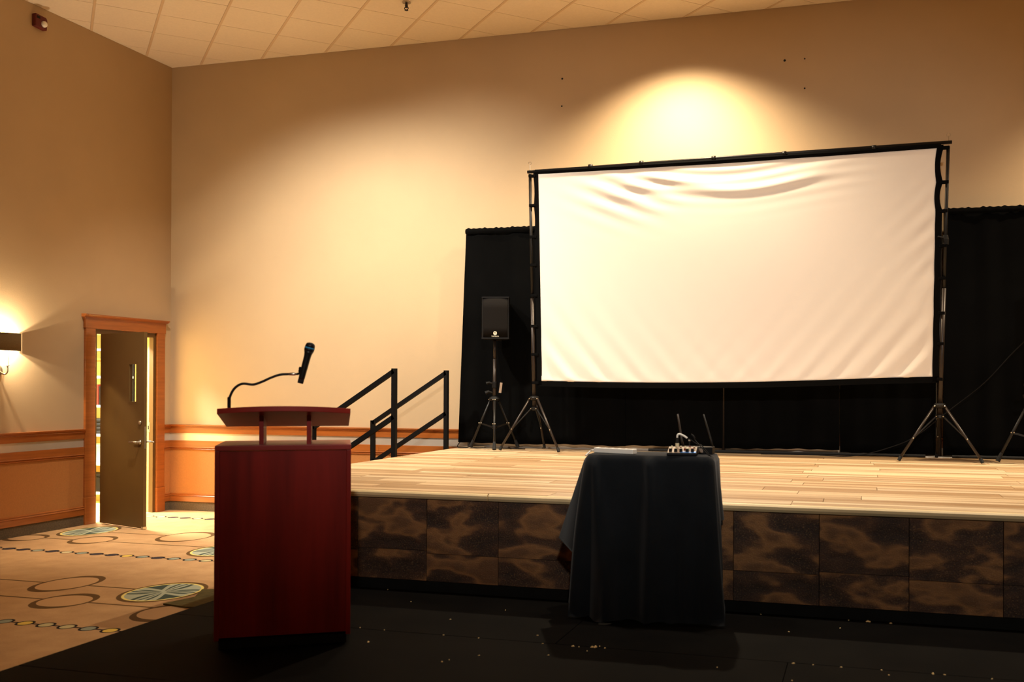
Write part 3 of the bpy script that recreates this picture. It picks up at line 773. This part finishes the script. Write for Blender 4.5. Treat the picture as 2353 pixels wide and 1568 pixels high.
def tripod(cx, cy, px0, feet, zc_hi, zc_lo, ptop, side):
    """ptop: pole top x"""
    MB().tube([(cx, cy, zc_lo - 0.015), (polex(side, 2.5), cy, 2.5)], 0.021, 14).build('lower_pole', M['brown_pole'], ps, smooth=True)
    MB().tube([(polex(side, 2.5), cy, 2.5), (polex(side, 3.83), cy, 3.83)], 0.016, 14).build('upper_pole', M['black_metal'], ps, smooth=True)
    MB().tube([(polex(side, 3.83), cy, 3.83), (polex(side, 3.93), cy, 3.93)], 0.005, 8).build('hook_pin', M['steel'], ps)
    pts = [(polex(side, 3.93) + 0.016 * math.sin(a), cy, 3.945 - 0.016 * math.cos(a)) for a in np.linspace(0, 5.0, 12)]
    MB().tube(pts, 0.003, 6).build('hook', M['steel'], ps)
    MB().lathe([(0.028, -0.03), (0.05, -0.02), (0.055, 0.0), (0.05, 0.012), (0.027, 0.02)], 14, (cx, cy, zc_hi)).build('upper_collar', M['black_metal'], ps)
    MB().lathe([(0.024, -0.02), (0.04, -0.012), (0.04, 0.012), (0.024, 0.02)], 14, (cx, cy, zc_lo)).build('lower_collar', M['black_metal'], ps)
    for (fx, fy) in feet:
        c0 = Vector((cx, cy, zc_hi)); F = Vector((fx, fy, ST + 0.021)); dd = (F - c0); h = Vector((dd.x, dd.y, 0)).normalized()
        top = c0 + h * 0.05 - Vector((0, 0, 0.008))
        lg = MB().tube([top, F], 0.0125, 10).build('leg', M['brown_pole'], ps, smooth=True)
        MB().tube([lerp(top, F, 0.94), F - Vector((0, 0, 0.006))], 0.0165, 10).build('foot', M['rubber'], lg)
        mid = lerp(top, F, 0.60)
        MB().tube([Vector((cx, cy, zc_lo)) + h * 0.035, mid], 0.008, 8).build('brace', M['black_metal'], ps)
        n_ = Vector((-h.y, h.x, 0))
        if n_.y > 0: n_ = -n_
        for c_ in (top + Vector((0, -0.014, 0)), Vector((cx, cy - 0.014, zc_lo)) + h * 0.035, mid + Vector((0, -0.012, 0))):
            MB().lathe([(0.006, 0), (0.006, 0.004), (0.002, 0.007)], 8, c_, (0, -1, 0)).build('rivet', M['steel'], ps)
tripod(-3.366, 9.842, 0, ((-3.690, 9.665), (-3.022, 9.62), (-3.35, 10.14)), 1.44, 1.325, LP1[0], -1)
tripod(0.697, 9.71, 0, ((0.326, 9.54), (1.049, 9.466), (0.70, 10.12)), 1.402, 1.297, RP1[0], 1)
b = MB(); b.lathe([(0.03, -0.05), (0.032, 0.0), (0.024, 0.04)], 12, (polex(1, 2.96), 9.71, 2.96)); b.tube([(polex(1, 2.96), 9.70, 2.97), (polex(1, 2.96) - 0.07, 9.68, 2.985)], 0.008, 8)
b.build('clamp', M['black_plastic'], ps)

# ------------------------------------------------------------------ loudspeakers on stands
def fonttext(body, size):
    c = bpy.data.curves.new('lettering', 'FONT'); c.body = body; c.size = size; c.align_x = 'CENTER'; c.align_y = 'CENTER'; c.extrude = 0.0004
    o_ = bpy.data.objects.new('tmp_text', c); COL.objects.link(o_)
    dg = bpy.context.evaluated_depsgraph_get()
    me = bpy.data.meshes.new_from_object(o_.evaluated_get(dg)); bpy.data.objects.remove(o_, do_unlink=True)
    return me
TXT = fonttext('YAMAHA', 0.020)
def loudspeaker(cx, cy, ang, label):
    z0, z1 = 2.072, 2.53
    S = Matrix.Translation((cx, cy, z0)) @ Matrix.Rotation(ang, 4, 'Z')
    t_ = thing('loudspeaker', (cx, cy, z0), label, 'loudspeaker', 'loudspeakers on stands')
    wd = 0.148; h = z1 - z0
    MB(S).prism([(-wd, -0.14), (wd, -0.14), (wd, -0.05), (0.085, 0.15), (-0.085, 0.15), (-wd, -0.05)], 'z', 0, h).build('cabinet', M['black_plastic'], t_, bevel=0.008)
    MB(S).grid(lambda u, v: (lerp(-wd + 0.014, wd - 0.014, u), -0.142 - 0.010 * math.sin(math.pi * u), lerp(0.02, h - 0.02, v)), 20, 4).build('grille', M['grille'], t_, smooth=True, solid=0.002)
    b_ = MB(S)
    b_.box(-wd, wd, -0.152, -0.14, h - 0.014, h - 0.001); b_.box(-wd, wd, -0.152, -0.14, 0.001, 0.016)
    b_.build('grille_frame', M['black_plastic'], t_)
    em = thing('emblem', Vector((0, 0, 0))); em.parent = t_; em.location = (S @ Vector((0, -0.153, 0.062))) - Vector((cx, cy, z0))
    b_ = MB(S)
    R_ = 0.018; ring = [(R_ * math.cos(a), -0.1545, 0.062 + R_ * math.sin(a)) for a in np.linspace(0, 2 * math.pi, 29)]
    b_.tube(ring, 0.0026, 6, cap=False)
    b_.build('ring', M['gold'], em)
    b_ = MB(S)
    for k in range(3):
        a = math.pi / 2 + k * 2 * math.pi / 3
        dx, dz = math.cos(a), math.sin(a)
        for s_ in (-1, 1):
            b_.tube([(dx * 0.004 - s_ * dz * 0.0028, -0.1545, 0.062 + dz * 0.004 + s_ * dx * 0.0028), (dx * 0.016 - s_ * dz * 0.0034, -0.1545, 0.062 + dz * 0.016 + s_ * dx * 0.0034)], 0.0013, 6)
        b_.tube([(0, -0.1545, 0.062), (-dx * 0.015, -0.1545, 0.062 - dz * 0.015)], 0.0016, 6)
    b_.build('crossed_forks', M['gold'], em)
    tx = bpy.data.objects.new('lettering', TXT); COL.objects.link(tx); tx.parent = em
    if not TXT.materials: TXT.materials.append(M['gold'])
    tx.rotation_euler = (math.pi / 2, 0, ang); tx.location = (S.to_3x3() @ Vector((0, -0.0015, -0.034)))
    MB(S).box(-0.05, 0.05, -0.03, 0.03, -0.014, 0.0).build('pole_socket', M['black_metal'], t_)
    return t_
def speaker_stand(cx, cy, ang, label):
    t_ = thing('speaker_stand', (cx, cy, ST), label, 'speaker stand', 'loudspeaker stands')
    zc = 1.425
    MB().tube([(cx, cy, 1.30), (cx, cy, 1.86)], 0.019, 14).build('outer_pole', M['brown_pole'], t_, smooth=True)
    MB().tube([(cx, cy, 1.86), (cx, cy, 2.056)], 0.0165, 14).build('inner_pole', M['brown_pole'], t_, smooth=True)
    MB().lathe([(0.024, -0.03), (0.055, -0.02), (0.062, 0.0), (0.05, 0.016), (0.024, 0.03)], 16, (cx, cy, zc)).build('collar', M['black_plastic'], t_)
    MB().lathe([(0.024, -0.035), (0.03, -0.03), (0.03, 0.03), (0.024, 0.035)], 14, (cx, cy, 1.575)).build('clamp', M['black_plastic'], t_)
    MB().tube([(cx - 0.02, cy - 0.02, 1.49), (cx - 0.055, cy - 0.04, 1.50), (cx - 0.085, cy - 0.05, 1.485)], [0.01, 0.018, 0.024], 8).build('knob', M['black_plastic'], t_)
    MB().tube([(cx - 0.02, cy - 0.02, 1.59), (cx - 0.05, cy - 0.03, 1.60), (cx - 0.08, cy - 0.04, 1.59)], [0.008, 0.014, 0.02], 8).build('knob', M['black_plastic'], t_)
    MB().bar((cx + 0.075, cy - 0.03, 1.49), (cx + 0.09, cy - 0.03, 1.60), 0.006, 0.028).build('tag', M['mixgrey'], t_)
    MB().lathe([(0.022, -0.02), (0.03, -0.01), (0.03, 0.01), (0.022, 0.02)], 12, (cx, cy, 1.115)).build('lower_collar', M['black_plastic'], t_)
    MB().tube([(cx, cy, 1.115), (cx, cy, 1.30)], 0.014, 10).build('lower_tube', M['black_metal'], t_)
    for k in range(3):
        a = ang + k * 2 * math.pi / 3
        h = Vector((math.cos(a), math.sin(a), 0))
        top = Vector((cx, cy, zc - 0.012)) + h * 0.05; F = Vector((cx, cy, ST + 0.024)) + h * 0.30
        lg = MB().tube([top, F], 0.013, 10).build('leg', M['black_metal'], t_, smooth=True)
        MB().tube([lerp(top, F, 0.86), F - Vector((0, 0, 0.006))], [0.015, 0.022], 10).build('foot', M['rubber'], lg)
        mid = lerp(top, F, 0.5)
        MB().bar(Vector((cx, cy, 1.115)) + h * 0.025, mid, 0.006, 0.018).build('brace', M['black_metal'], t_)
        for c_ in (top, mid):
            for s_ in (-0.012, 0.012):
                MB().lathe([(0.006, 0), (0.006, 0.004), (0.002, 0.006)], 8, c_ + Vector((s_, -0.013, 0.004)), (0, -1, 0)).build('rivet', M['steel'], t_)
    return t_
A0 = math.atan2(-0.93, 0.36)
speaker_stand(-3.862, 9.95, A0, 'black tripod speaker stand left of the screen')
loudspeaker(-3.853, 10.0, 0.22, 'black loudspeaker with pale emblem left of the screen')
speaker_stand(1.50, 9.66, A0 + 0.1, 'black tripod speaker stand cut off by the right photo edge')
loudspeaker(1.58, 9.72, -0.1, 'black loudspeaker on the stand right of the screen')
# cables on the stage
def cable(name, pts, r, m, label, cat='cable'):
    return tag(MB().tube(smoothpath(pts, 8), r, 7).build(name, m, smooth=True), label, cat)
cable('speaker_cable', [(1.56, 9.93, 2.10), (1.37, 9.99, 1.90), (1.12, 10.0, 1.615), (0.80, 10.02, 1.341), (0.52, 10.03, 1.105), (0.30, 10.04, 0.99), (-0.07, 10.05, 0.885), (-0.5, 10.06, ST + 0.012), (-1.0, 10.08, ST + 0.008)], 0.005, M['black_plastic'], 'thin black cable drooping behind the right screen tripod')
cable('floor_cable', [(-4.365, 10.19, 0.93), (-4.385, 10.17, 0.90), (-4.35, 10.10, ST + 0.005), (-4.25, 10.08, ST + 0.005), (-4.22, 10.13, ST + 0.012), (-4.12, 10.06, ST + 0.005), (-4.0, 10.09, ST + 0.005), (-3.8, 10.10, ST + 0.005), (-3.55, 10.07, ST + 0.005)], 0.005, M['black_plastic'], 'black cable on the stage at the left drape corner')

# ------------------------------------------------------------------ lectern
LO = Vector((-2.879, 4.427, PT + 0.001)); LA = math.radians(30.0)
LMX = Matrix.Translation(LO) @ Matrix.Rotation(LA, 4, 'Z')
lec = thing('lectern', LO, 'red mahogany lectern with raised slanted top on the black platform', 'lectern')
HW = 0.337; LD_ = 0.44; BZ = 1.042
MB(LMX).box(-HW + 0.02, HW - 0.02, 0.02, LD_ - 0.01, 0.0, 0.045).build('plinth', M['plinth'], lec)
MB(LMX).box(-HW, -HW + 0.024, 0.0, LD_, 0.045, BZ - 0.028).build('side_panel', M['red'], lec, bevel=0.003)
MB(LMX).box(HW - 0.024, HW, 0.0, LD_, 0.045, BZ - 0.028).build('side_panel', M['red'], lec, bevel=0.003)
MB(LMX).box(-HW + 0.024, HW - 0.024, 0.006, 0.028, 0.06, BZ - 0.03).build('front_panel', M['red'], lec)
MB(LMX).box(-HW + 0.024, HW - 0.024, 0.03, LD_ - 0.02, 0.06, 0.085).build('bottom_shelf', M['red'], lec)
MB(LMX).box(-HW + 0.024, HW - 0.024, 0.03, LD_ - 0.04, 0.50, 0.52).build('middle_shelf', M['red'], lec)
MB(LMX).box(-HW, HW, -0.004, LD_, BZ - 0.028, BZ).build('body_top', M['redtop'], lec, bevel=0.004)
SLP = math.tan(math.radians(11.5))
def btop(y): return 1.230 - SLP * y
for x in (-0.115, 0.122):
    b = MB(LMX)
    y0, y1 = 0.05, 0.26
    zz = lambda y: btop(y) - 0.0275
    b.prism([(y0, BZ + 0.0005), (y1, BZ + 0.0005), (y1, zz(y1)), (y0, zz(y0))], 'x', x - 0.011, x + 0.011)
    b.build('support_fin', M['red'], lec)
b = MB(LMX); N_ = 24
ftop = []
for k in range(N_ + 1):
    x = lerp(-0.327, 0.333, k / N_); ftop.append((x, -0.075 * (1 - (x / 0.335) ** 2)))
poly = ftop + [(0.328, 0.40), (-0.324, 0.40)]
n = len(poly)
b.add([(x, y, btop(y)) for x, y in poly] + [(x, y, btop(y) - 0.027) for x, y in poly],
      [tuple(range(n)), tuple(reversed(range(n, 2 * n)))] + [(i, n + i, n + (i + 1) % n, (i + 1) % n) for i in range(n)])
b.build('reading_board', M['redtop'], lec, bevel=0.002)
b = MB(LMX); b.box(-0.31, 0.31, 0.385, 0.40, btop(0.39), btop(0.39) + 0.018); b.build('book_stop', M['redtop'], lec)
for x in (-0.27, 0.27):
    for y in (0.07, 0.36):
        MB(LMX).box(x - 0.02, x + 0.02, y - 0.02, y + 0.02, 0.0, 0.003).build('glide', M['rubber'], lec)
# gooseneck and microphone
gp = [(-3.218, 4.439, 1.375), (-3.218, 4.439, 1.485), (-3.209, 4.444, 1.526), (-3.189, 4.454, 1.560), (-3.157, 4.470, 1.579), (-3.110, 4.495, 1.575), (-3.069, 4.516, 1.591), (-3.03, 4.536, 1.612), (-2.989, 4.557, 1.628), (-2.95, 4.577, 1.631)]
gz = btop(0.155) + LO.z
gp[0] = (-3.218, 4.439, gz + 0.002)
gn = thing('gooseneck_holder', (-3.218, 4.439, gz), 'black bent gooseneck mic holder on the lectern top', 'mic holder')
MB().lathe([(0.022, 0.001), (0.022, 0.008), (0.009, 0.014), (0.009, 0.085), (0.006, 0.09)], 14, (-3.218, 4.439, gz)).build('socket', M['black_plastic'], gn)
MB().tube(smoothpath(gp, 8), 0.0066, 10).build('flexible_neck', M['black_metal'], gn, smooth=True)
MB().tube([(-2.952, 4.576, 1.631), (-2.935, 4.585, 1.632), (-2.922, 4.592, 1.632), (-2.915, 4.596, 1.632)], [0.0065, 0.009, 0.009, 0.006], 10).build('swivel', M['steel'], gn, smooth=True)
ma, mb_ = Vector((-2.8975, 4.604, 1.582)), Vector((-2.849, 4.630, 1.800))
ax = (mb_ - ma).normalized()
mc = ma + ax * 0.078
b = MB()
b.tube(smoothpath([(-2.917, 4.595, 1.632), (-2.905, 4.600, 1.634), (-2.898, 4.604, 1.648), tuple(mc - ax * 0.002 + Vector((-0.0195, -0.01, 0.012)))], 5), [0.006] * 15 + [0.004], 8)
b.tube([mc - ax * 0.014 + Vector((-0.0195, -0.010, 0)), mc + ax * 0.014 + Vector((-0.0195, -0.010, 0))], 0.005, 8)
b.build('clip', M['black_plastic'], gn)
mcn = thing('microphone', ma, 'black handheld microphone with blue ring held above the lectern', 'microphone')
L_ = (mb_ - ma).length
MB().lathe([(0.0135, 0), (0.0155, 0.003), (0.0155, 0.022)], 20, ma, ax).build('end_cap', M['rubber'], mcn, smooth=True)
MB().lathe([(0.0155, 0.022), (0.0165, 0.03), (0.0175, 0.10), (0.0185, L_ - 0.075), (0.021, L_ - 0.058), (0.025, L_ - 0.046)], 24, ma, ax).build('body', M['micbody'], mcn, smooth=True)
MB().lathe([(0.025, L_ - 0.046), (0.0262, L_ - 0.040), (0.0262, L_ - 0.034)], 24, ma, ax).build('lower_grille', M['micgrille'], mcn, smooth=True)
MB().lathe([(0.0268, L_ - 0.034), (0.0272, L_ - 0.030), (0.0268, L_ - 0.026)], 24, ma, ax).build('blue_ring', M['cyan'], mcn, smooth=True)
MB().lathe([(0.0258, L_ - 0.026), (0.0250, L_ - 0.016), (0.021, L_ - 0.006), (0.013, L_ - 0.001), (0.004, L_ + 0.001)], 24, ma, ax).build('upper_grille', M['micgrille'], mcn, smooth=True)

# ------------------------------------------------------------------ small table, black cloth and the sound gear on it
TZ = 1.172
TCX, TCY, THX, THY, TAng = -1.195, 5.665, 0.355, 0.155, 0.03
TM = Matrix.Translation((TCX, TCY, PT)) @ Matrix.Rotation(TAng, 4, 'Z')
tb = thing('side_table', (TCX, TCY, PT + 0.001), 'small tall table hidden under the black cloth', 'table')
MB(TM).box(-THX + 0.008, THX - 0.008, -THY + 0.008, THY - 0.008, TZ - PT - 0.034, TZ - PT - 0.006).build('tabletop', M['wood'], tb)
for sx in (-1, 1):
    for sy in (-1, 1):
        MB(TM).box(sx * (THX - 0.05) - 0.016, sx * (THX - 0.05) + 0.016, sy * (THY - 0.04) - 0.016, sy * (THY - 0.04) + 0.016, 0.001, TZ - PT - 0.034).build('leg', M['black_metal'], tb)
def rrect(hx, hy, r, n):
    """closed outline, list of (x,y,nx,ny, s) starting front middle, going right"""
    segs = []
    cs = [(hx - r, -hy + r, -90), (hx - r, hy - r, 0), (-hx + r, hy - r, 90), (-hx + r, -hy + r, 180)]
    pts = []
    def line(a, c, nx, ny, k):
        for i in range(k):
            t = i / k; pts.append((lerp(a[0], c[0], t), lerp(a[1], c[1], t), nx, ny))
    def arc(cx, cy, a0, k):
        for i in range(k):
            a = math.radians(a0 + 90 * i / k); pts.append((cx + r * math.cos(a), cy + r * math.sin(a), math.cos(a), math.sin(a)))
    line((0, -hy), (hx - r, -hy), 0, -1, 40); arc(cs[0][0], cs[0][1], -90, 14); line((hx, -hy + r), (hx, hy - r), 1, 0, 24); arc(cs[1][0], cs[1][1], 0, 14)
    line((hx - r, hy), (-hx + r, hy), 0, 1, 60); arc(cs[2][0], cs[2][1], 90, 14); line((-hx, hy - r), (-hx, -hy + r), -1, 0, 24); arc(cs[3][0], cs[3][1], 180, 14)
    line((-hx + r, -hy), (0, -hy), 0, -1, 40)
    return pts
RP = rrect(THX, THY, 0.03, 0)
NP = len(RP); NVV = 40
FULL = TZ - PT - 0.006
def g(x, c, w): return math.exp(-((x - c) / w) ** 2)
vs = []
for j in range(NVV + 1):
    for (x, y, nx, ny) in RP:
        front = max(0.0, -ny); right = max(0.0, nx); left = max(0.0, -nx); back = max(0.0, ny)
        # drop length: front reaches the floor, the ends hang short
        L = FULL * front + 0.38 * right + 0.50 * left + 0.2 * back
        if front > 0 and nx != 0: L = lerp(0.38 if nx > 0 else 0.50, FULL, min(1, front * 1.6))
        t = j / NVV
        h = L * t
        # rounded fold at table edge, then flare with folds
        fl = 0.008 + 0.014 * min(1, h / 0.03)
        k = h / FULL
        amp = 0.0
        if front > 0:
            amp += 0.10 * g(x, -0.315 + 0.10 * k, 0.022 + 0.07 * k) * min(1, h / 0.06) * (0.35 + 0.65 * k)   # big fold from the left corner
            amp += 0.040 * g(x, 0.33 - 0.02 * k, 0.02 + 0.035 * k) * (0.3 + 0.7 * k)
            amp += 0.075 * g(x, 0.01 + 0.05 * k, 0.028 + 0.06 * k) * min(1, h / 0.04) * (0.45 + 0.55 * k)
            amp += 0.03 * math.sin(x * 29 + 2.2 * k) * k ** 1.2 + 0.012 * math.sin(x * 61 + 1) * k ** 2
        if left > 0: amp += (0.27 + 0.06 * math.sin(y * 30)) * k * (left if front < 0.05 else left * 0.45)
        if right > 0: amp += (0.07 + 0.03 * math.sin(y * 40)) * k * right
        if back > 0: amp += 0.01 * k
        px_ = x + nx * (fl + amp); py_ = y + ny * (fl + amp * (1 if ny < 0 else 0.3))
        if front > 0.5: px_ += (x / THX) * (0.02 if x < 0 else 0.02) * k * min(1, abs(x) / 0.15)
        zz_ = FULL + 0.006 - h - (0.0 if h > 0.012 else 0.0)
        if j == NVV and front > 0.5: zz_ = 0.004 + 0.01 * abs(math.sin(x * 23))
        if j == NVV and front > 0.5: py_ -= 0.015 * math.sin(x * 31) ** 2
        vs.append((px_, py_, max(zz_, 0.003)))
fs = []
for j in range(NVV):
    for i in range(NP):
        i2 = (i + 1) % NP
        fs.append((j * NP + i, j * NP + i2, (j + 1) * NP + i2, (j + 1) * NP + i))
base = len(vs)
vs += [(x * 0.985, y * 0.985, FULL + 0.0085) for (x, y, _, _) in RP]
for i in range(NP):
    i2 = (i + 1) % NP
    fs.append((base + i, base + i2, i2, i))
fs.append(tuple(base + i for i in range(NP)))
b = MB(TM); b.add(vs, fs)
tag(b.build('tablecloth', M['tcloth'], smooth=True), 'black cloth draped to the floor over the small table', 'tablecloth')
TT = TZ + 0.0035
# white power strip at the left end
SM = Matrix.Translation((-1.41, 5.60, TT)) @ Matrix.Rotation(-0.30, 4, 'Z')
pw = thing('power_strip', (-1.41, 5.60, TT), 'long flat white power strip on the left of the black tabletop', 'power strip')
MB(SM).box(-0.135, 0.135, -0.026, 0.026, 0.0005, 0.030).build('housing', M['white'], pw, bevel=0.004)
for k in range(5):
    MB(SM).box(-0.105 + 0.048 * k, -0.075 + 0.048 * k, -0.013, 0.013, 0.0295, 0.0308).build('outlet', M['mixgrey'], pw)
MB().tube(smoothpath([tuple(SM @ Vector((-0.134, 0, 0.011))), tuple(SM @ Vector((-0.16, -0.005, 0.012))), (-1.578, 5.66, TT + 0.006), (-1.60, 5.63, TT - 0.02)], 6), 0.0045, 8).build('cord', M['white'], pw, smooth=True)
# mixer
MM = Matrix.Translation((-1.0, 5.575, TT)) @ Matrix.Rotation(0.10, 4, 'Z')
mx = thing('audio_mixer', (-1.0, 5.575, TT), 'small audio mixer with knobs and a blue lit front strip', 'mixer')
MB(MM).prism([(-0.065, 0.0005), (0.085, 0.0005), (0.085, 0.045), (0.06, 0.045), (-0.065, 0.016)], 'x', -0.088, 0.083).build('case', M['black_plastic'], mx, bevel=0.004)
def mtop(y): return 0.016 + (y + 0.065) / 0.125 * 0.029
b = MB(MM); b.add([(-0.084, -0.06, mtop(-0.06) + 0.001), (0.079, -0.06, mtop(-0.06) + 0.001), (0.079, 0.056, mtop(0.056) + 0.001), (-0.084, 0.056, mtop(0.056) + 0.001)], [(0, 1, 2, 3)])
b.build('control_panel', M['mixgrey'], mx)
b = MB(MM); b.add([(-0.01, -0.061, mtop(-0.061) + 0.0018), (0.079, -0.061, mtop(-0.061) + 0.0018), (0.079, -0.035, mtop(-0.035) + 0.0018), (-0.01, -0.035, mtop(-0.035) + 0.0018)], [(0, 1, 2, 3)])
b.build('blue_strip', M['blue'], mx)
for k, (x, mm) in enumerate(((-0.068, 'knob'), (-0.038, 'knob'), (-0.008, 'knob'), (0.028, 'knob'), (0.058, 'knobred'))):
    y = -0.042
    kb = MB(MM).lathe([(0.010, 0), (0.0085, 0.016), (0.008, 0.018)], 12, (x, y, mtop(y) + 0.001)).build('knob', M['black_plastic'], mx)
    MB(MM).lathe([(0.0082, 0.0182), (0.0075, 0.0205)], 12, (x, y, mtop(y) + 0.001)).build('cap', M[mm], kb)
for r_ in range(3):
    for k in range(6):
        x = -0.066 + 0.026 * k; y = -0.012 + 0.024 * r_
        MB(MM).lathe([(0.006, 0), (0.005, 0.010), (0.004, 0.011)], 8, (x, y, mtop(y) + 0.001)).build('small_knob', M['knob' if (k + r_) % 3 else 'knobred'], mx)
MB(MM).lathe([(0.005, 0), (0.005, 0.001), (0.003, 0.002)], 10, (0.072, -0.048, mtop(-0.048) + 0.002)).build('indicator_light', emis('indicator_glow', (0.6, 0.85, 1.0, 1), 3.0), mx)
# plug with white cable arching out of the mixer
q0 = MM @ Vector((-0.034, 0.02, mtop(0.02) + 0.012))
pc = thing('audio_plug_cable', q0, 'white sleeved plug and cable arching out of the mixer', 'cable')
MB().lathe([(0.011, 0), (0.011, 0.020)], 12, q0).build('plug_collar', M['knob'], pc)
MB().lathe([(0.009, 0.020), (0.008, 0.052)], 12, q0).build('plug_body', M['rubber'], pc)
MB().tube(smoothpath([q0 + Vector((0, 0, 0.050)), q0 + Vector((0.001, 0, 0.066)), q0 + Vector((0.012, 0.003, 0.073)), q0 + Vector((0.035, 0.008, 0.064)), q0 + Vector((0.056, 0.012, 0.050))], 6), 0.0055, 10).build('white_sleeve', M['white'], pc, smooth=True)
MB().tube(smoothpath([q0 + Vector((0.055, 0.012, 0.051)), q0 + Vector((0.085, 0.015, 0.034)), q0 + Vector((0.115, 0.01, 0.016)), q0 + Vector((0.145, -0.015, 0.010)), (-0.846, 5.55, TT + 0.012), (-0.822, 5.545, TT - 0.02), (-0.812, 5.54, TT - 0.08), (-0.806, 5.535, TT - 0.2)], 6), 0.0028, 7).build('cord', M['black_plastic'], pc, smooth=True)
q1 = MM @ Vector((0.035, 0.045, mtop(0.045) + 0.012))
pc = thing('audio_jack_cable', q1, 'slanted black jack plug and cable at the back of the mixer', 'cable')
MB().tube([q1, q1 + Vector((0, 0, 0.026))], 0.004, 8).build('jack_stem', M['rubber'], pc)
MB().lathe([(0.006, 0), (0.006, 0.007), (0.003, 0.010)], 10, q1 + Vector((0, 0, 0.026))).build('jack_tip', M['white'], pc)
MB().tube(smoothpath([q1 + Vector((0.005, 0.03, 0.062)), q1 + Vector((0.02, 0.028, 0.05)), q1 + Vector((0.03, 0.02, 0.03)), q1 + Vector((0.055, 0.0, 0.008)), (-0.858, 5.58, TT + 0.008), (-0.826, 5.575, TT - 0.01), (-0.818, 5.57, TT - 0.07), (-0.812, 5.565, TT - 0.22)], 6), [0.006] * 10 + [0.0028] * 33, 7).build('cord', M['black_plastic'], pc, smooth=True)
# wireless receiver behind the mixer
rc = thing('wireless_receiver', (-0.935, 5.735, TT), 'black wireless mic receiver with two raised antennas', 'receiver')
MB().box(-1.045, -0.845, 5.685, 5.785, TT + 0.0005, TT + 0.042).build('case', M['black_plastic'], rc, bevel=0.003)
MB().tube([(-1.03, 5.76, TT + 0.040), (-1.04, 5.765, TT + 0.075), (-1.068, 5.775, TT + 0.232)], [0.006, 0.006, 0.0055], 8).build('antenna', M['brown_pole'], rc, smooth=True)
MB().tube([(-0.855, 5.76, TT + 0.040), (-0.863, 5.765, TT + 0.075), (-0.912, 5.775, TT + 0.232)], [0.005, 0.005, 0.0045], 8).build('antenna', M['black_metal'], rc, smooth=True)
MB().box(-1.03, -0.90, 5.6835, 5.685, TT + 0.010, TT + 0.034).build('front_panel', M['mixgrey'], rc)

# ------------------------------------------------------------------ crumbs and flakes on the platform
FL = [(-3.018, 5.85), (-2.711, 5.564), (-2.29, 5.212), (-2.693, 4.892), (-2.539, 4.883), (-2.181, 4.876), (-1.976, 4.873), (-1.692, 5.015), (-1.612, 4.863), (-1.443, 4.855), (-1.412, 4.856), (-1.328, 4.871), (-1.345, 4.867),
      (-1.312, 4.897), (-1.277, 4.872), (-1.847, 4.56), (-1.978, 4.402), (-1.958, 4.445), (-1.516, 4.663), (-1.35, 4.792), (-2.066, 5.519), (-0.578, 5.85), (-0.075, 5.85), (0.031, 5.845), (0.040, 5.84), (0.159, 5.84),
      (-0.118, 5.646), (-0.389, 5.482), (-0.323, 4.861), (-0.229, 4.866), (-0.097, 4.864), (0.091, 4.87), (0.122, 4.795), (0.323, 4.872), (0.375, 4.875), (0.582, 4.869), (-0.31, 4.579), (-0.671, 4.692), (-2.5, 4.63)]
BIG = {11: 2.2, 12: 2.0, 9: 1.6, 23: 2.2, 24: 1.8, 25: 1.5, 33: 1.8, 28: 1.7, 38: 1.6, 16: 1.4}
fmesh = []
for k in range(4):
    r = random.Random(50 + k); vs = []; n = 7
    for i in range(n):
        a = 2 * math.pi * i / n; rr = 0.6 + 0.5 * r.random(); vs.append((math.cos(a) * rr * 0.0075, math.sin(a) * rr * 0.0055, 0.001))
    tp = [(x * 0.6, y * 0.6, 0.0045 + 0.002 * r.random()) for x, y, _ in vs]
    me = bpy.data.meshes.new('debris_flake'); me.from_pydata(vs + tp, [], [tuple(reversed(range(n))), tuple(range(n, 2 * n))] + [(i, (i + 1) % n, n + (i + 1) % n, n + i) for i in range(n)])
    me.update(); me.materials.append(M['flake']); fmesh.append(me)
for k, (x, y) in enumerate(FL):
    o = bpy.data.objects.new('debris_flake', fmesh[k % 4]); COL.objects.link(o)
    o.location = (x, y, PT + 0.0006); s = 0.7 * BIG.get(k, 1.0); o.scale = (s * 1.3, s, s * 0.9); o.rotation_euler = (0, 0, rng.random() * 3)
    tag(o, 'tiny pale debris flake on the black platform', 'debris', 'debris flakes on the platform')
